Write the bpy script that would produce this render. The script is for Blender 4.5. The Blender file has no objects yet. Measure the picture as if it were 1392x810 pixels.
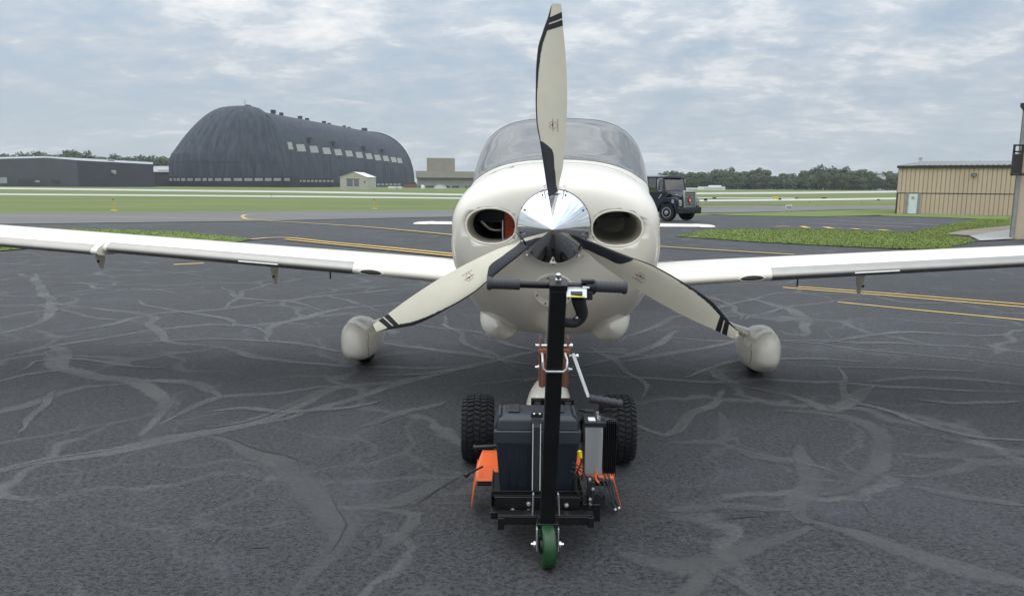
import bpy, bmesh, math, random
from mathutils import Vector, Matrix, noise
R = math.radians
random.seed(7)
scene = bpy.context.scene
col = scene.collection

# ------------------------------------------------------------------ camera
F = 1005.0; CX = 696.0; CY = 405.0
PITCH = math.atan((405 - 251) / F); ROLL = R(0.36); CAMZ = 1.5
cd = bpy.data.cameras.new('camera'); cam = bpy.data.objects.new('camera', cd); col.objects.link(cam)
cd.sensor_width = 36; cd.lens = F / 1392 * 36; cd.clip_start = 0.05; cd.clip_end = 6000
CAMM = Matrix.Translation((0, 0, CAMZ)) @ Matrix.Rotation(R(90) - PITCH, 4, 'X') @ Matrix.Rotation(ROLL, 4, 'Z')
cam.matrix_world = CAMM
scene.camera = cam

# ------------------------------------------------------------------ sky and sun
SUN_EL, SUN_AZ = R(62), R(-55)         # azimuth clockwise from +Y : high, ahead of the camera and to the left
w = bpy.data.worlds.new('World'); scene.world = w; w.use_nodes = True
nt = w.node_tree; nt.nodes.clear()
def N(nt, t, **k):
    n = nt.nodes.new(t)
    for a, b in k.items(): setattr(n, a, b)
    return n
def link(nt, a, b): nt.links.new(a, b)
out = N(nt, 'ShaderNodeOutputWorld'); bg = N(nt, 'ShaderNodeBackground'); bg.inputs[1].default_value = 0.1
sky = N(nt, 'ShaderNodeTexSky', sky_type='NISHITA', sun_disc=False, sun_elevation=SUN_EL, sun_rotation=SUN_AZ)
tc = N(nt, 'ShaderNodeTexCoord'); sep = N(nt, 'ShaderNodeSeparateXYZ'); link(nt, tc.outputs['Generated'], sep.inputs[0])
def M_(nt, op, a, b=None, c=None, clamp=False):
    n = N(nt, 'ShaderNodeMath', operation=op, use_clamp=clamp)
    for i, x in enumerate((a, b, c)):
        if x is None: continue
        if isinstance(x, (int, float)): n.inputs[i].default_value = x
        else: link(nt, x, n.inputs[i])
    return n.outputs[0]
zc = M_(nt, 'MAXIMUM', sep.outputs[2], 0.0)
zz = M_(nt, 'ADD', zc, 0.19)
cv = N(nt, 'ShaderNodeCombineXYZ')
link(nt, M_(nt, 'DIVIDE', sep.outputs[0], zz), cv.inputs[0])
link(nt, M_(nt, 'DIVIDE', sep.outputs[1], zz), cv.inputs[1])
mp = N(nt, 'ShaderNodeMapping'); link(nt, cv.outputs[0], mp.inputs[0])
mp.inputs['Rotation'].default_value = (0, 0, R(12)); mp.inputs['Scale'].default_value = (0.95, 1.15, 1)
def noise_tex(nt, vec, scale, detail=6, rough=0.55, dist=0.0, lac=2.0):
    n = N(nt, 'ShaderNodeTexNoise'); n.inputs['Scale'].default_value = scale; n.inputs['Detail'].default_value = detail
    n.inputs['Roughness'].default_value = rough; n.inputs['Distortion'].default_value = dist; n.inputs['Lacunarity'].default_value = lac
    if vec is not None: link(nt, vec, n.inputs['Vector'])
    return n.outputs['Fac']
def ramp(nt, fac, stops, interp='LINEAR'):
    n = N(nt, 'ShaderNodeValToRGB'); n.color_ramp.interpolation = interp
    e = n.color_ramp.elements
    while len(e) > len(stops): e.remove(e[-1])
    while len(e) < len(stops): e.new(1)
    for el, (p, c) in zip(e, stops):
        el.position = p; el.color = (c, c, c, 1) if isinstance(c, (int, float)) else (*c, 1)
    link(nt, fac, n.inputs[0]); return n.outputs[0]
def mixc(nt, fac, a, b, bt='MIX'):
    n = N(nt, 'ShaderNodeMix', data_type='RGBA', blend_type=bt)
    for s, x in ((n.inputs[0], fac), (n.inputs[6], a), (n.inputs[7], b)):
        if isinstance(x, (int, float)): s.default_value = x
        elif isinstance(x, (tuple, list)): s.default_value = (*x[:3], 1)
        else: link(nt, x, s)
    return n.outputs[2]
n1 = noise_tex(nt, mp.outputs[0], 1.35, 9, 0.62, 0.2)
n2 = noise_tex(nt, mp.outputs[0], 5.2, 8, 0.64, 0.3)
n3 = noise_tex(nt, mp.outputs[0], 0.45, 3, 0.5)
dens = M_(nt, 'ADD', M_(nt, 'MULTIPLY', n1, 0.46), M_(nt, 'ADD', M_(nt, 'MULTIPLY', n2, 0.33), M_(nt, 'MULTIPLY', n3, 0.21)))
cloudc = ramp(nt, dens, [(0.38, (3.7, 4.6, 5.6)), (0.46, (4.5, 5.2, 5.95)), (0.51, (5.2, 5.7, 6.25)), (0.545, (6.4, 6.75, 7.1)), (0.605, (8.0, 8.0, 8.0))])
# ramp colours clamp at 1 on some paths: keep them <=1 and scale
def scale_stops(): 
    pass
cr = cloudc.node.color_ramp
for e in cr.elements: e.color = (e.color[0] / 8, e.color[1] / 8, e.color[2] / 8, 1)
sc = N(nt, 'ShaderNodeVectorMath', operation='SCALE'); link(nt, cloudc, sc.inputs[0])
gain = M_(nt, 'ADD', M_(nt, 'MULTIPLY', M_(nt, 'POWER', zc, 1.8), 27.0), 8.3)      # overcast sky is brighter overhead
link(nt, gain, sc.inputs[3])
cover = ramp(nt, dens, [(0.36, 0.62), (0.52, 0.97)])
skyc = mixc(nt, cover, sky.outputs[0], sc.outputs[0])
hz_f = M_(nt, 'MULTIPLY', M_(nt, 'POWER', M_(nt, 'SUBTRACT', 1.0, zc), 11.0), .62)      # pale murk towards the horizon all round
skyc = mixc(nt, hz_f, skyc, (5.5, 6.25, 6.9))
link(nt, skyc, bg.inputs[0]); link(nt, bg.outputs[0], out.inputs[0])

sl = bpy.data.lights.new('sun', 'SUN'); sl.energy = 0.6; sl.angle = R(85); sl.color = (1, .96, .9)
so = bpy.data.objects.new('sun', sl); col.objects.link(so)
sd = Vector((math.sin(SUN_AZ) * math.cos(SUN_EL), math.cos(SUN_AZ) * math.cos(SUN_EL), math.sin(SUN_EL)))
so.rotation_euler = sd.to_track_quat('Z', 'Y').to_euler(); so.location = (0, 0, 50)
scene.view_settings.view_transform = 'Standard'; scene.view_settings.look = 'None'
scene.view_settings.exposure = 0.0; scene.view_settings.gamma = 1.0
scene.render.engine = 'CYCLES'; scene.render.resolution_x = 1024; scene.render.resolution_y = 595
scene.cycles.transparent_max_bounces = 16

# ------------------------------------------------------------------ pixel helpers (used once, to find real positions)
CR = CAMM.to_3x3()
def ray(px, py): return CR @ Vector(((px - CX) / F, -(py - CY) / F, -1.0))
CAMP = Vector((0, 0, CAMZ))
def P(px, py, Y):
    d = ray(px, py); return CAMP + d * (Y / d.y)
TT = [(-2000, 0), (14, 0), (24, -.13), (80, -1.35), (105, -1.6), (6000, -1.6)]
def terr(y):
    for (a, za), (b, zb) in zip(TT, TT[1:]):
        if y <= b: return za + (zb - za) * (y - a) / (b - a)
    return TT[-1][1]
def G(px, py):
    d = ray(px, py)
    lo, hi = 0.5, 3000.0
    if CAMZ + d.z / d.y * hi > terr(hi): return Vector((d.x / d.y * hi, hi, terr(hi)))
    for _ in range(60):
        m = (lo + hi) / 2
        if CAMZ + d.z / d.y * m > terr(m): lo = m
        else: hi = m
    return Vector((d.x / d.y * lo, lo, terr(lo)))

# ------------------------------------------------------------------ materials
MATS = {}
def mat(name, c, rough=0.5, metal=0.0, var=0.0, vscale=5.0, bump=0.0, bscale=60.0, c2=None, coat=0.0, spec=0.5, stretch=None, detail=5, rvar=0.0):
    m = bpy.data.materials.new(name); m.use_nodes = True; t = m.node_tree
    b = t.nodes['Principled BSDF']; MATS[name] = m
    b.inputs['Base Color'].default_value = (*c, 1); b.inputs['Roughness'].default_value = rough
    b.inputs['Metallic'].default_value = metal; b.inputs['Coat Weight'].default_value = coat
    b.inputs['Coat Roughness'].default_value = 0.04
    b.inputs['Specular IOR Level'].default_value = spec
    tcn = N(t, 'ShaderNodeTexCoord'); vec = tcn.outputs['Object']
    if stretch:
        mpn = N(t, 'ShaderNodeMapping'); mpn.inputs['Scale'].default_value = stretch; link(t, vec, mpn.inputs[0]); vec = mpn.outputs[0]
    if var or c2:
        f = noise_tex(t, vec, vscale, detail, 0.6)
        f = ramp(t, f, [(0.3, 0.0), (0.7, 1.0)])
        ca = c2 if c2 else tuple(min(1, x * (1 - var)) for x in c)
        cb = c if c2 else tuple(min(1, x * (1 + var)) for x in c)
        link(t, mixc(t, f, ca, cb), b.inputs['Base Color'])
    if rvar:
        f2 = noise_tex(t, vec, vscale * 2.3, 4, 0.6)
        link(t, M_(t, 'ADD', M_(t, 'MULTIPLY', f2, rvar * 2), rough - rvar), b.inputs['Roughness'])
    if bump:
        bn = N(t, 'ShaderNodeBump'); bn.inputs['Strength'].default_value = bump; bn.inputs['Distance'].default_value = 0.01
        link(t, noise_tex(t, vec, bscale, 4, 0.6), bn.inputs['Height']); link(t, bn.outputs[0], b.inputs['Normal'])
    return m
mat('aircraft_paint', (.85, .785, .665), .32, var=.035, vscale=2.0, coat=.35, rvar=.05)
mat('blade_paint', (.74, .68, .535), .42, var=.05, vscale=7, rvar=.06)
mat('wing_metal', (.33, .31, .28), .31, .9, var=.05, vscale=12, rvar=.06)
mat('chrome', (.78, .78, .79), .035, 1.0, rvar=.02, vscale=6)
mat('black_rubber', (.022, .023, .025), .62, var=.3, vscale=12, bump=.15, bscale=200)
mat('boot_rubber', (.030, .032, .038), .5, var=.2, vscale=15, bump=.1, bscale=100)
mat('decal_black', (.012, .012, .014), .55)
mat('dark_inside', (.055, .057, .055), .7, var=.3)
mat('duct_grey', (.50, .50, .46), .5, var=.15)
mat('rib_hose', (.42, .075, .045), .55, var=.15, vscale=20)
mat('steel', (.62, .62, .60), .3, 1.0, var=.1, vscale=30)
mat('zinc', (.72, .72, .70), .38, .85, var=.1, vscale=30)
mat('black_metal', (.0055, .0055, .006), .40, var=.4, vscale=14, bump=.06, bscale=120, rvar=.1)
mat('black_plastic', (.015, .016, .018), .45, var=.2, vscale=12, bump=.08, bscale=180)
mat('battery_lid', (.032, .037, .045), .5, var=.18, vscale=9, bump=.12, bscale=220)
mat('battery_case', (.010, .014, .022), .42, var=.2, vscale=9, bump=.08, bscale=220)
mat('orange_paint', (.82, .13, .02), .42, var=.1, vscale=8, coat=.1)
mat('primer_brown', (.21, .078, .048), .6, var=.18, vscale=14)
mat('green_urethane', (.016, .062, .022), .38, var=.35, vscale=14)
mat('aluminium', (.50, .505, .51), .42, .6, var=.06, vscale=25, stretch=(1, 1, .1))
mat('yellow_plastic', (.75, .62, .03), .5)
mat('white_plastic', (.75, .74, .70), .5)
mat('copper_red', (.45, .06, .03), .5)
mat('grip_grey', (.045, .047, .052), .6, var=.15, vscale=20)
mat('tyre_rubber', (.011, .011, .012), .78, var=.25, vscale=25, bump=.2, bscale=120)
mat('seat_leather', (.16, .14, .12), .6, var=.1)
mat('inlet_brass', (.30, .27, .20), .4, .4, var=.2, vscale=20)
mat('bumper_black', (.015, .015, .016), .5, var=.2)
mat('navy_paint', (.008, .011, .028), .3, var=.2, vscale=2, coat=.4)
mat('truck_glass', (.20, .25, .26), .08, var=.1, vscale=1.5)
mat('white_paint', (.78, .78, .75), .45, var=.06, vscale=2)
mat('airdock_skin', (.058, .072, .096), .8, c2=(.012, .017, .026), vscale=.42, stretch=(1, .6, .05), detail=7)
mat('airdock_dark', (.018, .022, .028), .7, var=.2, vscale=.2)
mat('panel_window', (.36, .36, .32), .5, var=.12, vscale=.3)
mat('pale_window', (.33, .355, .355), .35, var=.2, vscale=.2)
mat('grey_cladding', (.072, .079, .086), .6, var=.08, vscale=.15)
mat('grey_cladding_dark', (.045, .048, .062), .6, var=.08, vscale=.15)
mat('roof_pale', (.32, .33, .33), .5, var=.12, vscale=.4)
mat('beige_metal', (.50, .46, .38), .5, var=.06, vscale=.3)
mat('door_grey', (.17, .18, .19), .5, var=.1, vscale=.5)
mat('concrete_beige', (.33, .31, .26), .8, var=.08, vscale=.2)
mat('concrete_grey', (.30, .30, .28), .8, var=.08, vscale=.2)
mat('tower_tan', (.30, .27, .22), .8, var=.08, vscale=.2)
mat('window_dark', (.06, .07, .075), .2, var=.2, vscale=.3)
mat('tan_cladding', (.60, .465, .335), .5, var=.07, vscale=.8, stretch=(1, 1, .15))
mat('trim_brown', (.045, .04, .037), .5, var=.15)
mat('roof_metal', (.20, .195, .185), .42, .3, var=.15, vscale=1.0)
mat('post_grey', (.30, .30, .285), .5, var=.15, vscale=4)
mat('door_white', (.74, .80, .82), .45, var=.05, vscale=2)
mat('sign_grey', (.42, .41, .38), .6, var=.1)
mat('sign_yellow', (.62, .42, .03), .5, var=.1)
mat('line_yellow', (.66, .42, .10), .75, c2=(.46, .30, .09), vscale=9, detail=8)
mat('line_white', (.50, .49, .46), .75, c2=(.25, .25, .24), vscale=5, detail=8)
mat('bark', (.10, .08, .06), .9, var=.2)
mat('red_paint', (.50, .02, .03), .5)
mat('amber', (.55, .30, .02), .4)

def leafmat(name, c, c2):
    m = mat(name, c, .75, c2=c2, vscale=.22, detail=3, spec=.2); return m
leafmat('leaf_dark', (.085, .130, .052), (.042, .072, .034))
leafmat('leaf_mid', (.130, .168, .062), (.062, .092, .040))
leafmat('leaf_pale', (.180, .195, .085), (.095, .118, .052))

def apron_mat():
    m = bpy.data.materials.new('asphalt_sealed'); m.use_nodes = True; t = m.node_tree; b = t.nodes['Principled BSDF']; MATS['asphalt'] = m
    v = N(t, 'ShaderNodeTexCoord').outputs['Object']
    big = ramp(t, noise_tex(t, v, .35, 5, .6, .5), [(.33, 0.), (.68, 1.)])
    fine = noise_tex(t, v, 34, 8, .8)
    agg = N(t, 'ShaderNodeTexVoronoi'); agg.inputs['Scale'].default_value = 130; link(t, v, agg.inputs['Vector'])
    c = mixc(t, big, (.050, .0492, .0505), (.080, .079, .080))
    c = mixc(t, ramp(t, fine, [(.36, 0.), (.60, .9)]), (.012, .013, .015), c)
    c = mixc(t, ramp(t, agg.outputs['Distance'], [(.08, .6), (.42, 0.)]), c, (.105, .105, .106))
    # shallow pits: short dark elongated marks of the worn sealer
    mp_ = N(t, 'ShaderNodeMapping'); mp_.inputs['Scale'].default_value = (22, 36, 1); link(t, v, mp_.inputs[0])
    pit = noise_tex(t, mp_.outputs[0], 2.0, 5, .62, .4)
    pitf = ramp(t, pit, [(.54, 0.), (.60, 1.)])
    c = mixc(t, M_(t, 'MULTIPLY', pitf, .85), c, (.006, .006, .007))
    # faint old patches of lighter dust
    c = mixc(t, ramp(t, noise_tex(t, v, .9, 6, .65, 1.2), [(.52, 0.), (.72, .5)]), c, (.072, .075, .082))
    # web of thin worn sealed cracks
    dn = N(t, 'ShaderNodeTexNoise'); dn.inputs['Scale'].default_value = .8; dn.inputs['Detail'].default_value = 4; link(t, v, dn.inputs['Vector'])
    dv_ = N(t, 'ShaderNodeVectorMath', operation='MULTIPLY_ADD'); link(t, dn.outputs['Color'], dv_.inputs[0]); dv_.inputs[1].default_value = (1.7, 1.7, 0); link(t, v, dv_.inputs[2])
    for sc_, wd_, amt, seed in ((.62, .030, .75, 0), (1.25, .026, .32, 7.3)):
        ofs = N(t, 'ShaderNodeVectorMath', operation='ADD'); ofs.inputs[1].default_value = (seed, seed * 2, 0); link(t, dv_.outputs[0], ofs.inputs[0])
        vo = N(t, 'ShaderNodeTexVoronoi', feature='DISTANCE_TO_EDGE', voronoi_dimensions='2D'); vo.inputs['Scale'].default_value = sc_; link(t, ofs.outputs[0], vo.inputs['Vector'])
        dist = M_(t, 'ADD', vo.outputs['Distance'], M_(t, 'MULTIPLY', M_(t, 'SUBTRACT', noise_tex(t, v, 12, 5, .7), .5), .035))
        ln = ramp(t, dist, [(wd_ * .5, 1.), (wd_ * 1.15, 0.)])
        msk = ramp(t, noise_tex(t, ofs.outputs[0], .55, 4, .6), [(.44, 0.), (.56, amt)])
        f_ = M_(t, 'MULTIPLY', M_(t, 'MULTIPLY', ln, msk), ramp(t, fine, [(.30, .4), (.52, 1.)]))
        c = mixc(t, f_, c, (.108, .106, .102))
    # oil drips
    oil = N(t, 'ShaderNodeTexVoronoi', voronoi_dimensions='2D'); oil.inputs['Scale'].default_value = 2.1; link(t, v, oil.inputs['Vector'])
    c = mixc(t, M_(t, 'MULTIPLY', ramp(t, oil.outputs['Distance'], [(.03, .8), (.075, 0.)]), ramp(t, noise_tex(t, v, 1.1, 2, .5), [(.5, 0.), (.6, 1.)])), c, (.010, .010, .011))
    link(t, c, b.inputs['Base Color'])
    b.inputs['Roughness'].default_value = .72; b.inputs['Specular IOR Level'].default_value = .42
    bn = N(t, 'ShaderNodeBump'); bn.inputs['Strength'].default_value = .6; bn.inputs['Distance'].default_value = .009
    h = M_(t, 'SUBTRACT', M_(t, 'ADD', fine, M_(t, 'MULTIPLY', agg.outputs['Distance'], -.6)), M_(t, 'MULTIPLY', pitf, .6))
    link(t, h, bn.inputs['Height']); link(t, bn.outputs[0], b.inputs['Normal'])
apron_mat()
def crack_mat(key, k, lo_, hi_):
    m = bpy.data.materials.new('crack_sealer'); m.use_nodes = True; t = m.node_tree; b = t.nodes['Principled BSDF']; MATS[key] = m
    v = N(t, 'ShaderNodeTexCoord').outputs['Object']
    uv = N(t, 'ShaderNodeUVMap'); uv.uv_map = 'UVMap'; s = N(t, 'ShaderNodeSeparateXYZ'); link(t, uv.outputs[0], s.inputs[0])
    fine = noise_tex(t, v, 60, 5, .7)
    c = mixc(t, ramp(t, fine, [(.3, 0.), (.7, 1.)]), (.082 * k, .081 * k, .079 * k), (.116 * k, .114 * k, .110 * k))
    link(t, c, b.inputs['Base Color']); b.inputs['Roughness'].default_value = .62
    e = M_(t, 'ABSOLUTE', M_(t, 'SUBTRACT', s.outputs[1], .5))          # 0 middle .5 edge
    e = M_(t, 'ADD', e, M_(t, 'MULTIPLY', M_(t, 'SUBTRACT', noise_tex(t, v, 14, 8, .75), .5), .50))
    body = ramp(t, e, [(.24, 1.), (.40, 0.)])
    wear = ramp(t, noise_tex(t, v, 1.6, 5, .6), [(.30, lo_), (.60, hi_)])
    a = M_(t, 'MULTIPLY', body, wear)
    a = M_(t, 'MULTIPLY', a, ramp(t, fine, [(.28, .55), (.5, 1.)]))
    link(t, a, b.inputs['Alpha'])
    bn = N(t, 'ShaderNodeBump'); bn.inputs['Strength'].default_value = .35; bn.inputs['Distance'].default_value = .01
    link(t, fine, bn.inputs['Height']); link(t, bn.outputs[0], b.inputs['Normal'])
crack_mat('crack', 1.0, .22, .60)
crack_mat('crack_far', 1.12, .40, .80)
def field_mat(name, a, b_, c_, s1, bumpd=.03):
    m = bpy.data.materials.new(name); m.use_nodes = True; t = m.node_tree; b = t.nodes['Principled BSDF']; MATS[name] = m
    v = N(t, 'ShaderNodeTexCoord').outputs['Object']
    mp_ = N(t, 'ShaderNodeMapping'); mp_.inputs['Scale'].default_value = (.35, 1, 1); link(t, v, mp_.inputs[0])
    f1 = ramp(t, noise_tex(t, mp_.outputs[0], s1, 7, .65, .3), [(.33, 0.), (.67, 1.)])
    f2 = noise_tex(t, v, 9, 5, .7)
    c = mixc(t, f1, a, b_)
    c = mixc(t, ramp(t, f2, [(.4, 0.), (.75, .6)]), c, c_)
    link(t, c, b.inputs['Base Color']); b.inputs['Roughness'].default_value = .85; b.inputs['Specular IOR Level'].default_value = .15
    bn = N(t, 'ShaderNodeBump'); bn.inputs['Strength'].default_value = .7; bn.inputs['Distance'].default_value = bumpd
    link(t, noise_tex(t, v, 14, 5, .7), bn.inputs['Height']); link(t, bn.outputs[0], b.inputs['Normal'])
field_mat('grass_far', (.090, .135, .034), (.165, .190, .062), (.21, .21, .10), .09)
field_mat('grass_near', (.115, .165, .038), (.155, .195, .052), (.17, .185, .07), 1.1, .008)
field_mat('taxi_grey', (.135, .130, .123), (.175, .168, .158), (.21, .20, .185), .12, .004)
field_mat('dirt_path', (.22, .19, .15), (.30, .27, .22), (.33, .30, .26), .6, .01)
field_mat('runway_pale', (.42, .42, .37), (.52, .52, .46), (.56, .56, .50), .05, .004)
field_mat('gravel_mat', (.34, .34, .33), (.46, .46, .45), (.20, .20, .195), 6, .03)
mat('grass_blade', (.135, .185, .045), .9, c2=(.175, .210, .060), vscale=.7, spec=.05)

# windscreen / window glass: thin sheet, tinted, real reflection
def glass_mat(name, tint, base=.10, gain=1.0):
    m = bpy.data.materials.new(name); m.use_nodes = True; t = m.node_tree; t.nodes.clear(); MATS[name] = m
    o = N(t, 'ShaderNodeOutputMaterial'); mx = N(t, 'ShaderNodeMixShader'); tr = N(t, 'ShaderNodeBsdfTransparent'); gl = N(t, 'ShaderNodeBsdfGlossy')
    tr.inputs[0].default_value = (*tint, 1); gl.inputs[0].default_value = (1, .98, .95, 1); gl.inputs['Roughness'].default_value = .015
    fr = N(t, 'ShaderNodeFresnel'); fr.inputs[0].default_value = 1.6
    link(t, M_(t, 'ADD', M_(t, 'MULTIPLY', fr.outputs[0], gain), base, clamp=True), mx.inputs[0])
    link(t, tr.outputs[0], mx.inputs[1]); link(t, gl.outputs[0], mx.inputs[2]); link(t, mx.outputs[0], o.inputs[0])
glass_mat('windscreen_glass', (.46, .45, .46), .09)

# ------------------------------------------------------------------ mesh builder
class MB:
    def __init__(s): s.v = []; s.f = []; s.uv = []
    def add(s, vs, fs):
        o = len(s.v); s.v += [Vector(x) for x in vs]; s.f += [tuple(i + o for i in f) for f in fs]; return s
    def box(s, c, d, M=None):
        c = Vector(c); h = [x / 2 for x in d]
        vs = [Vector((sx * h[0], sy * h[1], sz * h[2])) for sz in (-1, 1) for sy in (-1, 1) for sx in (-1, 1)]
        if M is not None: vs = [M @ v for v in vs]
        return s.add([c + v for v in vs], [(0, 2, 3, 1), (4, 5, 7, 6), (0, 1, 5, 4), (2, 6, 7, 3), (0, 4, 6, 2), (1, 3, 7, 5)])
    def hexa(s, b, t):      # bottom 4 and top 4 points, same winding
        return s.add(list(b) + list(t), [(3, 2, 1, 0), (4, 5, 6, 7), (0, 1, 5, 4), (1, 2, 6, 5), (2, 3, 7, 6), (3, 0, 4, 7)])
    def tube(s, pts, r, n=10, caps=True, squash=None, phase=0):
        pts = [Vector(p) for p in pts]; rs = r if isinstance(r, (list, tuple)) else [r] * len(pts)
        t0 = (pts[1] - pts[0]).normalized(); u = t0.orthogonal().normalized()
        if abs(t0.z) < .9: u = t0.cross(Vector((0, 0, 1))).normalized()
        else: u = Vector((1, 0, 0)) - t0 * t0.x; u.normalize()
        rings = []
        for i, p in enumerate(pts):
            a = pts[max(0, i - 1)]; b = pts[min(len(pts) - 1, i + 1)]; t = (b - a).normalized()
            u = (u - t * u.dot(t)).normalized(); w_ = t.cross(u)
            sq = squash or (1, 1)
            rings.append([p + (u * math.cos(2 * math.pi * (k + phase) / n) * sq[0] + w_ * math.sin(2 * math.pi * (k + phase) / n) * sq[1]) * rs[i] for k in range(n)])
        return s.rings(rings, caps)
    def sqtube(s, pts, wd):
        return s.tube(pts, wd / math.sqrt(2), 4, True, None, .5)
    def rings(s, rings, caps=True, closed=True):
        n = len(rings[0]); o = len(s.v)
        for r_ in rings: s.v += [Vector(x) for x in r_]
        for i in range(len(rings) - 1):
            for k in range(n if closed else n - 1):
                a = o + i * n + k; b = o + i * n + (k + 1) % n
                s.f.append((a, b, b + n, a + n))
        if caps:
            s.f.append(tuple(o + k for k in reversed(range(n)))); s.f.append(tuple(o + (len(rings) - 1) * n + k for k in range(n)))
        return s
    def lathe(s, prof, c, axis=(0, 0, 1), n=24, caps=True):
        a = Vector(axis).normalized(); u = a.orthogonal().normalized(); w_ = a.cross(u); c = Vector(c)
        return s.rings([[c + a * h + (u * math.cos(2 * math.pi * k / n) + w_ * math.sin(2 * math.pi * k / n)) * max(r_, 1e-4) for k in range(n)] for r_, h in prof], caps)
    def cyl(s, a, b, r, n=12):
        return s.tube([a, b], r, n)
    def prism(s, poly, d):   # polygon (3d points) extruded by vector d
        d = Vector(d); n = len(poly); p = [Vector(x) for x in poly]
        s.add(p + [x + d for x in p], [tuple(reversed(range(n))), tuple(range(n, 2 * n))] + [(k, (k + 1) % n, (k + 1) % n + n, k + n) for k in range(n)])
        return s
    def grid(s, fn, nu, nv):
        o = len(s.v)
        for i in range(nu + 1):
            for j in range(nv + 1): s.v.append(Vector(fn(i / nu, j / nv)))
        for i in range(nu):
            for j in range(nv):
                a = o + i * (nv + 1) + j; s.f.append((a, a + nv + 1, a + nv + 2, a + 1))
        return s
    def sphere(s, c, r, nu=16, nv=10, sc=(1, 1, 1)):
        c = Vector(c)
        return s.rings([[c + Vector((math.sin(t) * math.cos(2 * math.pi * k / nu) * sc[0], math.sin(t) * math.sin(2 * math.pi * k / nu) * sc[1], math.cos(t) * sc[2])) * r for k in range(nu)]
                        for t in [math.pi * (1 - max(1e-3, min(1 - 1e-3, i / nv))) for i in range(nv + 1)]], True)
ORG = Vector((0, 0, 0))
def obj(name, mb, m=None, parent=None, smooth=35, bevel=0, org=None, normals=True, seg=2):
    me = bpy.data.meshes.new(name)
    o_ = org if org is not None else ORG
    me.from_pydata([tuple(v - o_) for v in mb.v], [], mb.f); me.update()
    if normals:
        b = bmesh.new(); b.from_mesh(me); bmesh.ops.remove_doubles(b, verts=b.verts, dist=1e-5); bmesh.ops.recalc_face_normals(b, faces=b.faces); b.to_mesh(me); b.free()
    if smooth: me.shade_smooth(); me.set_sharp_from_angle(angle=R(smooth))
    o = bpy.data.objects.new(name, me); col.objects.link(o)
    if m: me.materials.append(MATS[m] if isinstance(m, str) else m)
    if parent is not None: o.parent = parent
    if bevel:
        bv = o.modifiers.new('bevel', 'BEVEL'); bv.width = bevel; bv.segments = seg; bv.limit_method = 'ANGLE'; bv.angle_limit = R(40); bv.harden_normals = False
    return o
def thing(name, label, cat, loc=(0, 0, 0), rz=0, group=None):
    o = bpy.data.objects.new(name, None); col.objects.link(o); o.location = loc; o.rotation_euler = (0, 0, rz)
    o.empty_display_size = .2
    return tag(o, label, cat, group)
def tag(o, label, cat, group=None, kind=None):
    o['label'] = label; o['category'] = cat
    if group: o['group'] = group
    if kind: o['kind'] = kind
    return o
def struct(o): o['kind'] = 'structure'; return o
def stuff(o, label=None, cat=None):
    o['kind'] = 'stuff'
    if label: o['label'] = label
    if cat: o['category'] = cat
    return o
def copy_tree(o, parent=None):
    c = o.copy(); col.objects.link(c)
    if parent is not None: c.parent = parent
    for ch in list(o.children): copy_tree(ch, c)
    return c
def interp(tab, x):
    if x <= tab[0][0]: return tab[0][1:]
    for a, b in zip(tab, tab[1:]):
        if x <= b[0]:
            t = (x - a[0]) / (b[0] - a[0]); return tuple(p + (q - p) * t for p, q in zip(a[1:], b[1:]))
    return tab[-1][1:]
def smooth_tab(tab, x):       # Catmull-Rom over a table of rows (x, a, b, ...)
    n = len(tab)
    if x <= tab[0][0]: return tab[0][1:]
    if x >= tab[-1][0]: return tab[-1][1:]
    for i in range(n - 1):
        if x <= tab[i + 1][0]: break
    h = tab[i + 1][0] - tab[i][0]; t = (x - tab[i][0]) / h; o = []
    for k in range(1, len(tab[0])):
        def sl(j):
            if j == 0: return (tab[1][k] - tab[0][k]) / (tab[1][0] - tab[0][0])
            if j == n - 1: return (tab[-1][k] - tab[-2][k]) / (tab[-1][0] - tab[-2][0])
            a = (tab[j][k] - tab[j - 1][k]) / (tab[j][0] - tab[j - 1][0]); b = (tab[j + 1][k] - tab[j][k]) / (tab[j + 1][0] - tab[j][0])
            return 0 if a * b <= 0 else 2 * a * b / (a + b)
        p0, p1, m0, m1 = tab[i][k], tab[i + 1][k], sl(i) * h, sl(i + 1) * h
        o.append((2 * t**3 - 3 * t**2 + 1) * p0 + (t**3 - 2 * t**2 + t) * m0 + (-2 * t**3 + 3 * t**2) * p1 + (t**3 - t**2) * m1)
    return tuple(o)
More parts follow.
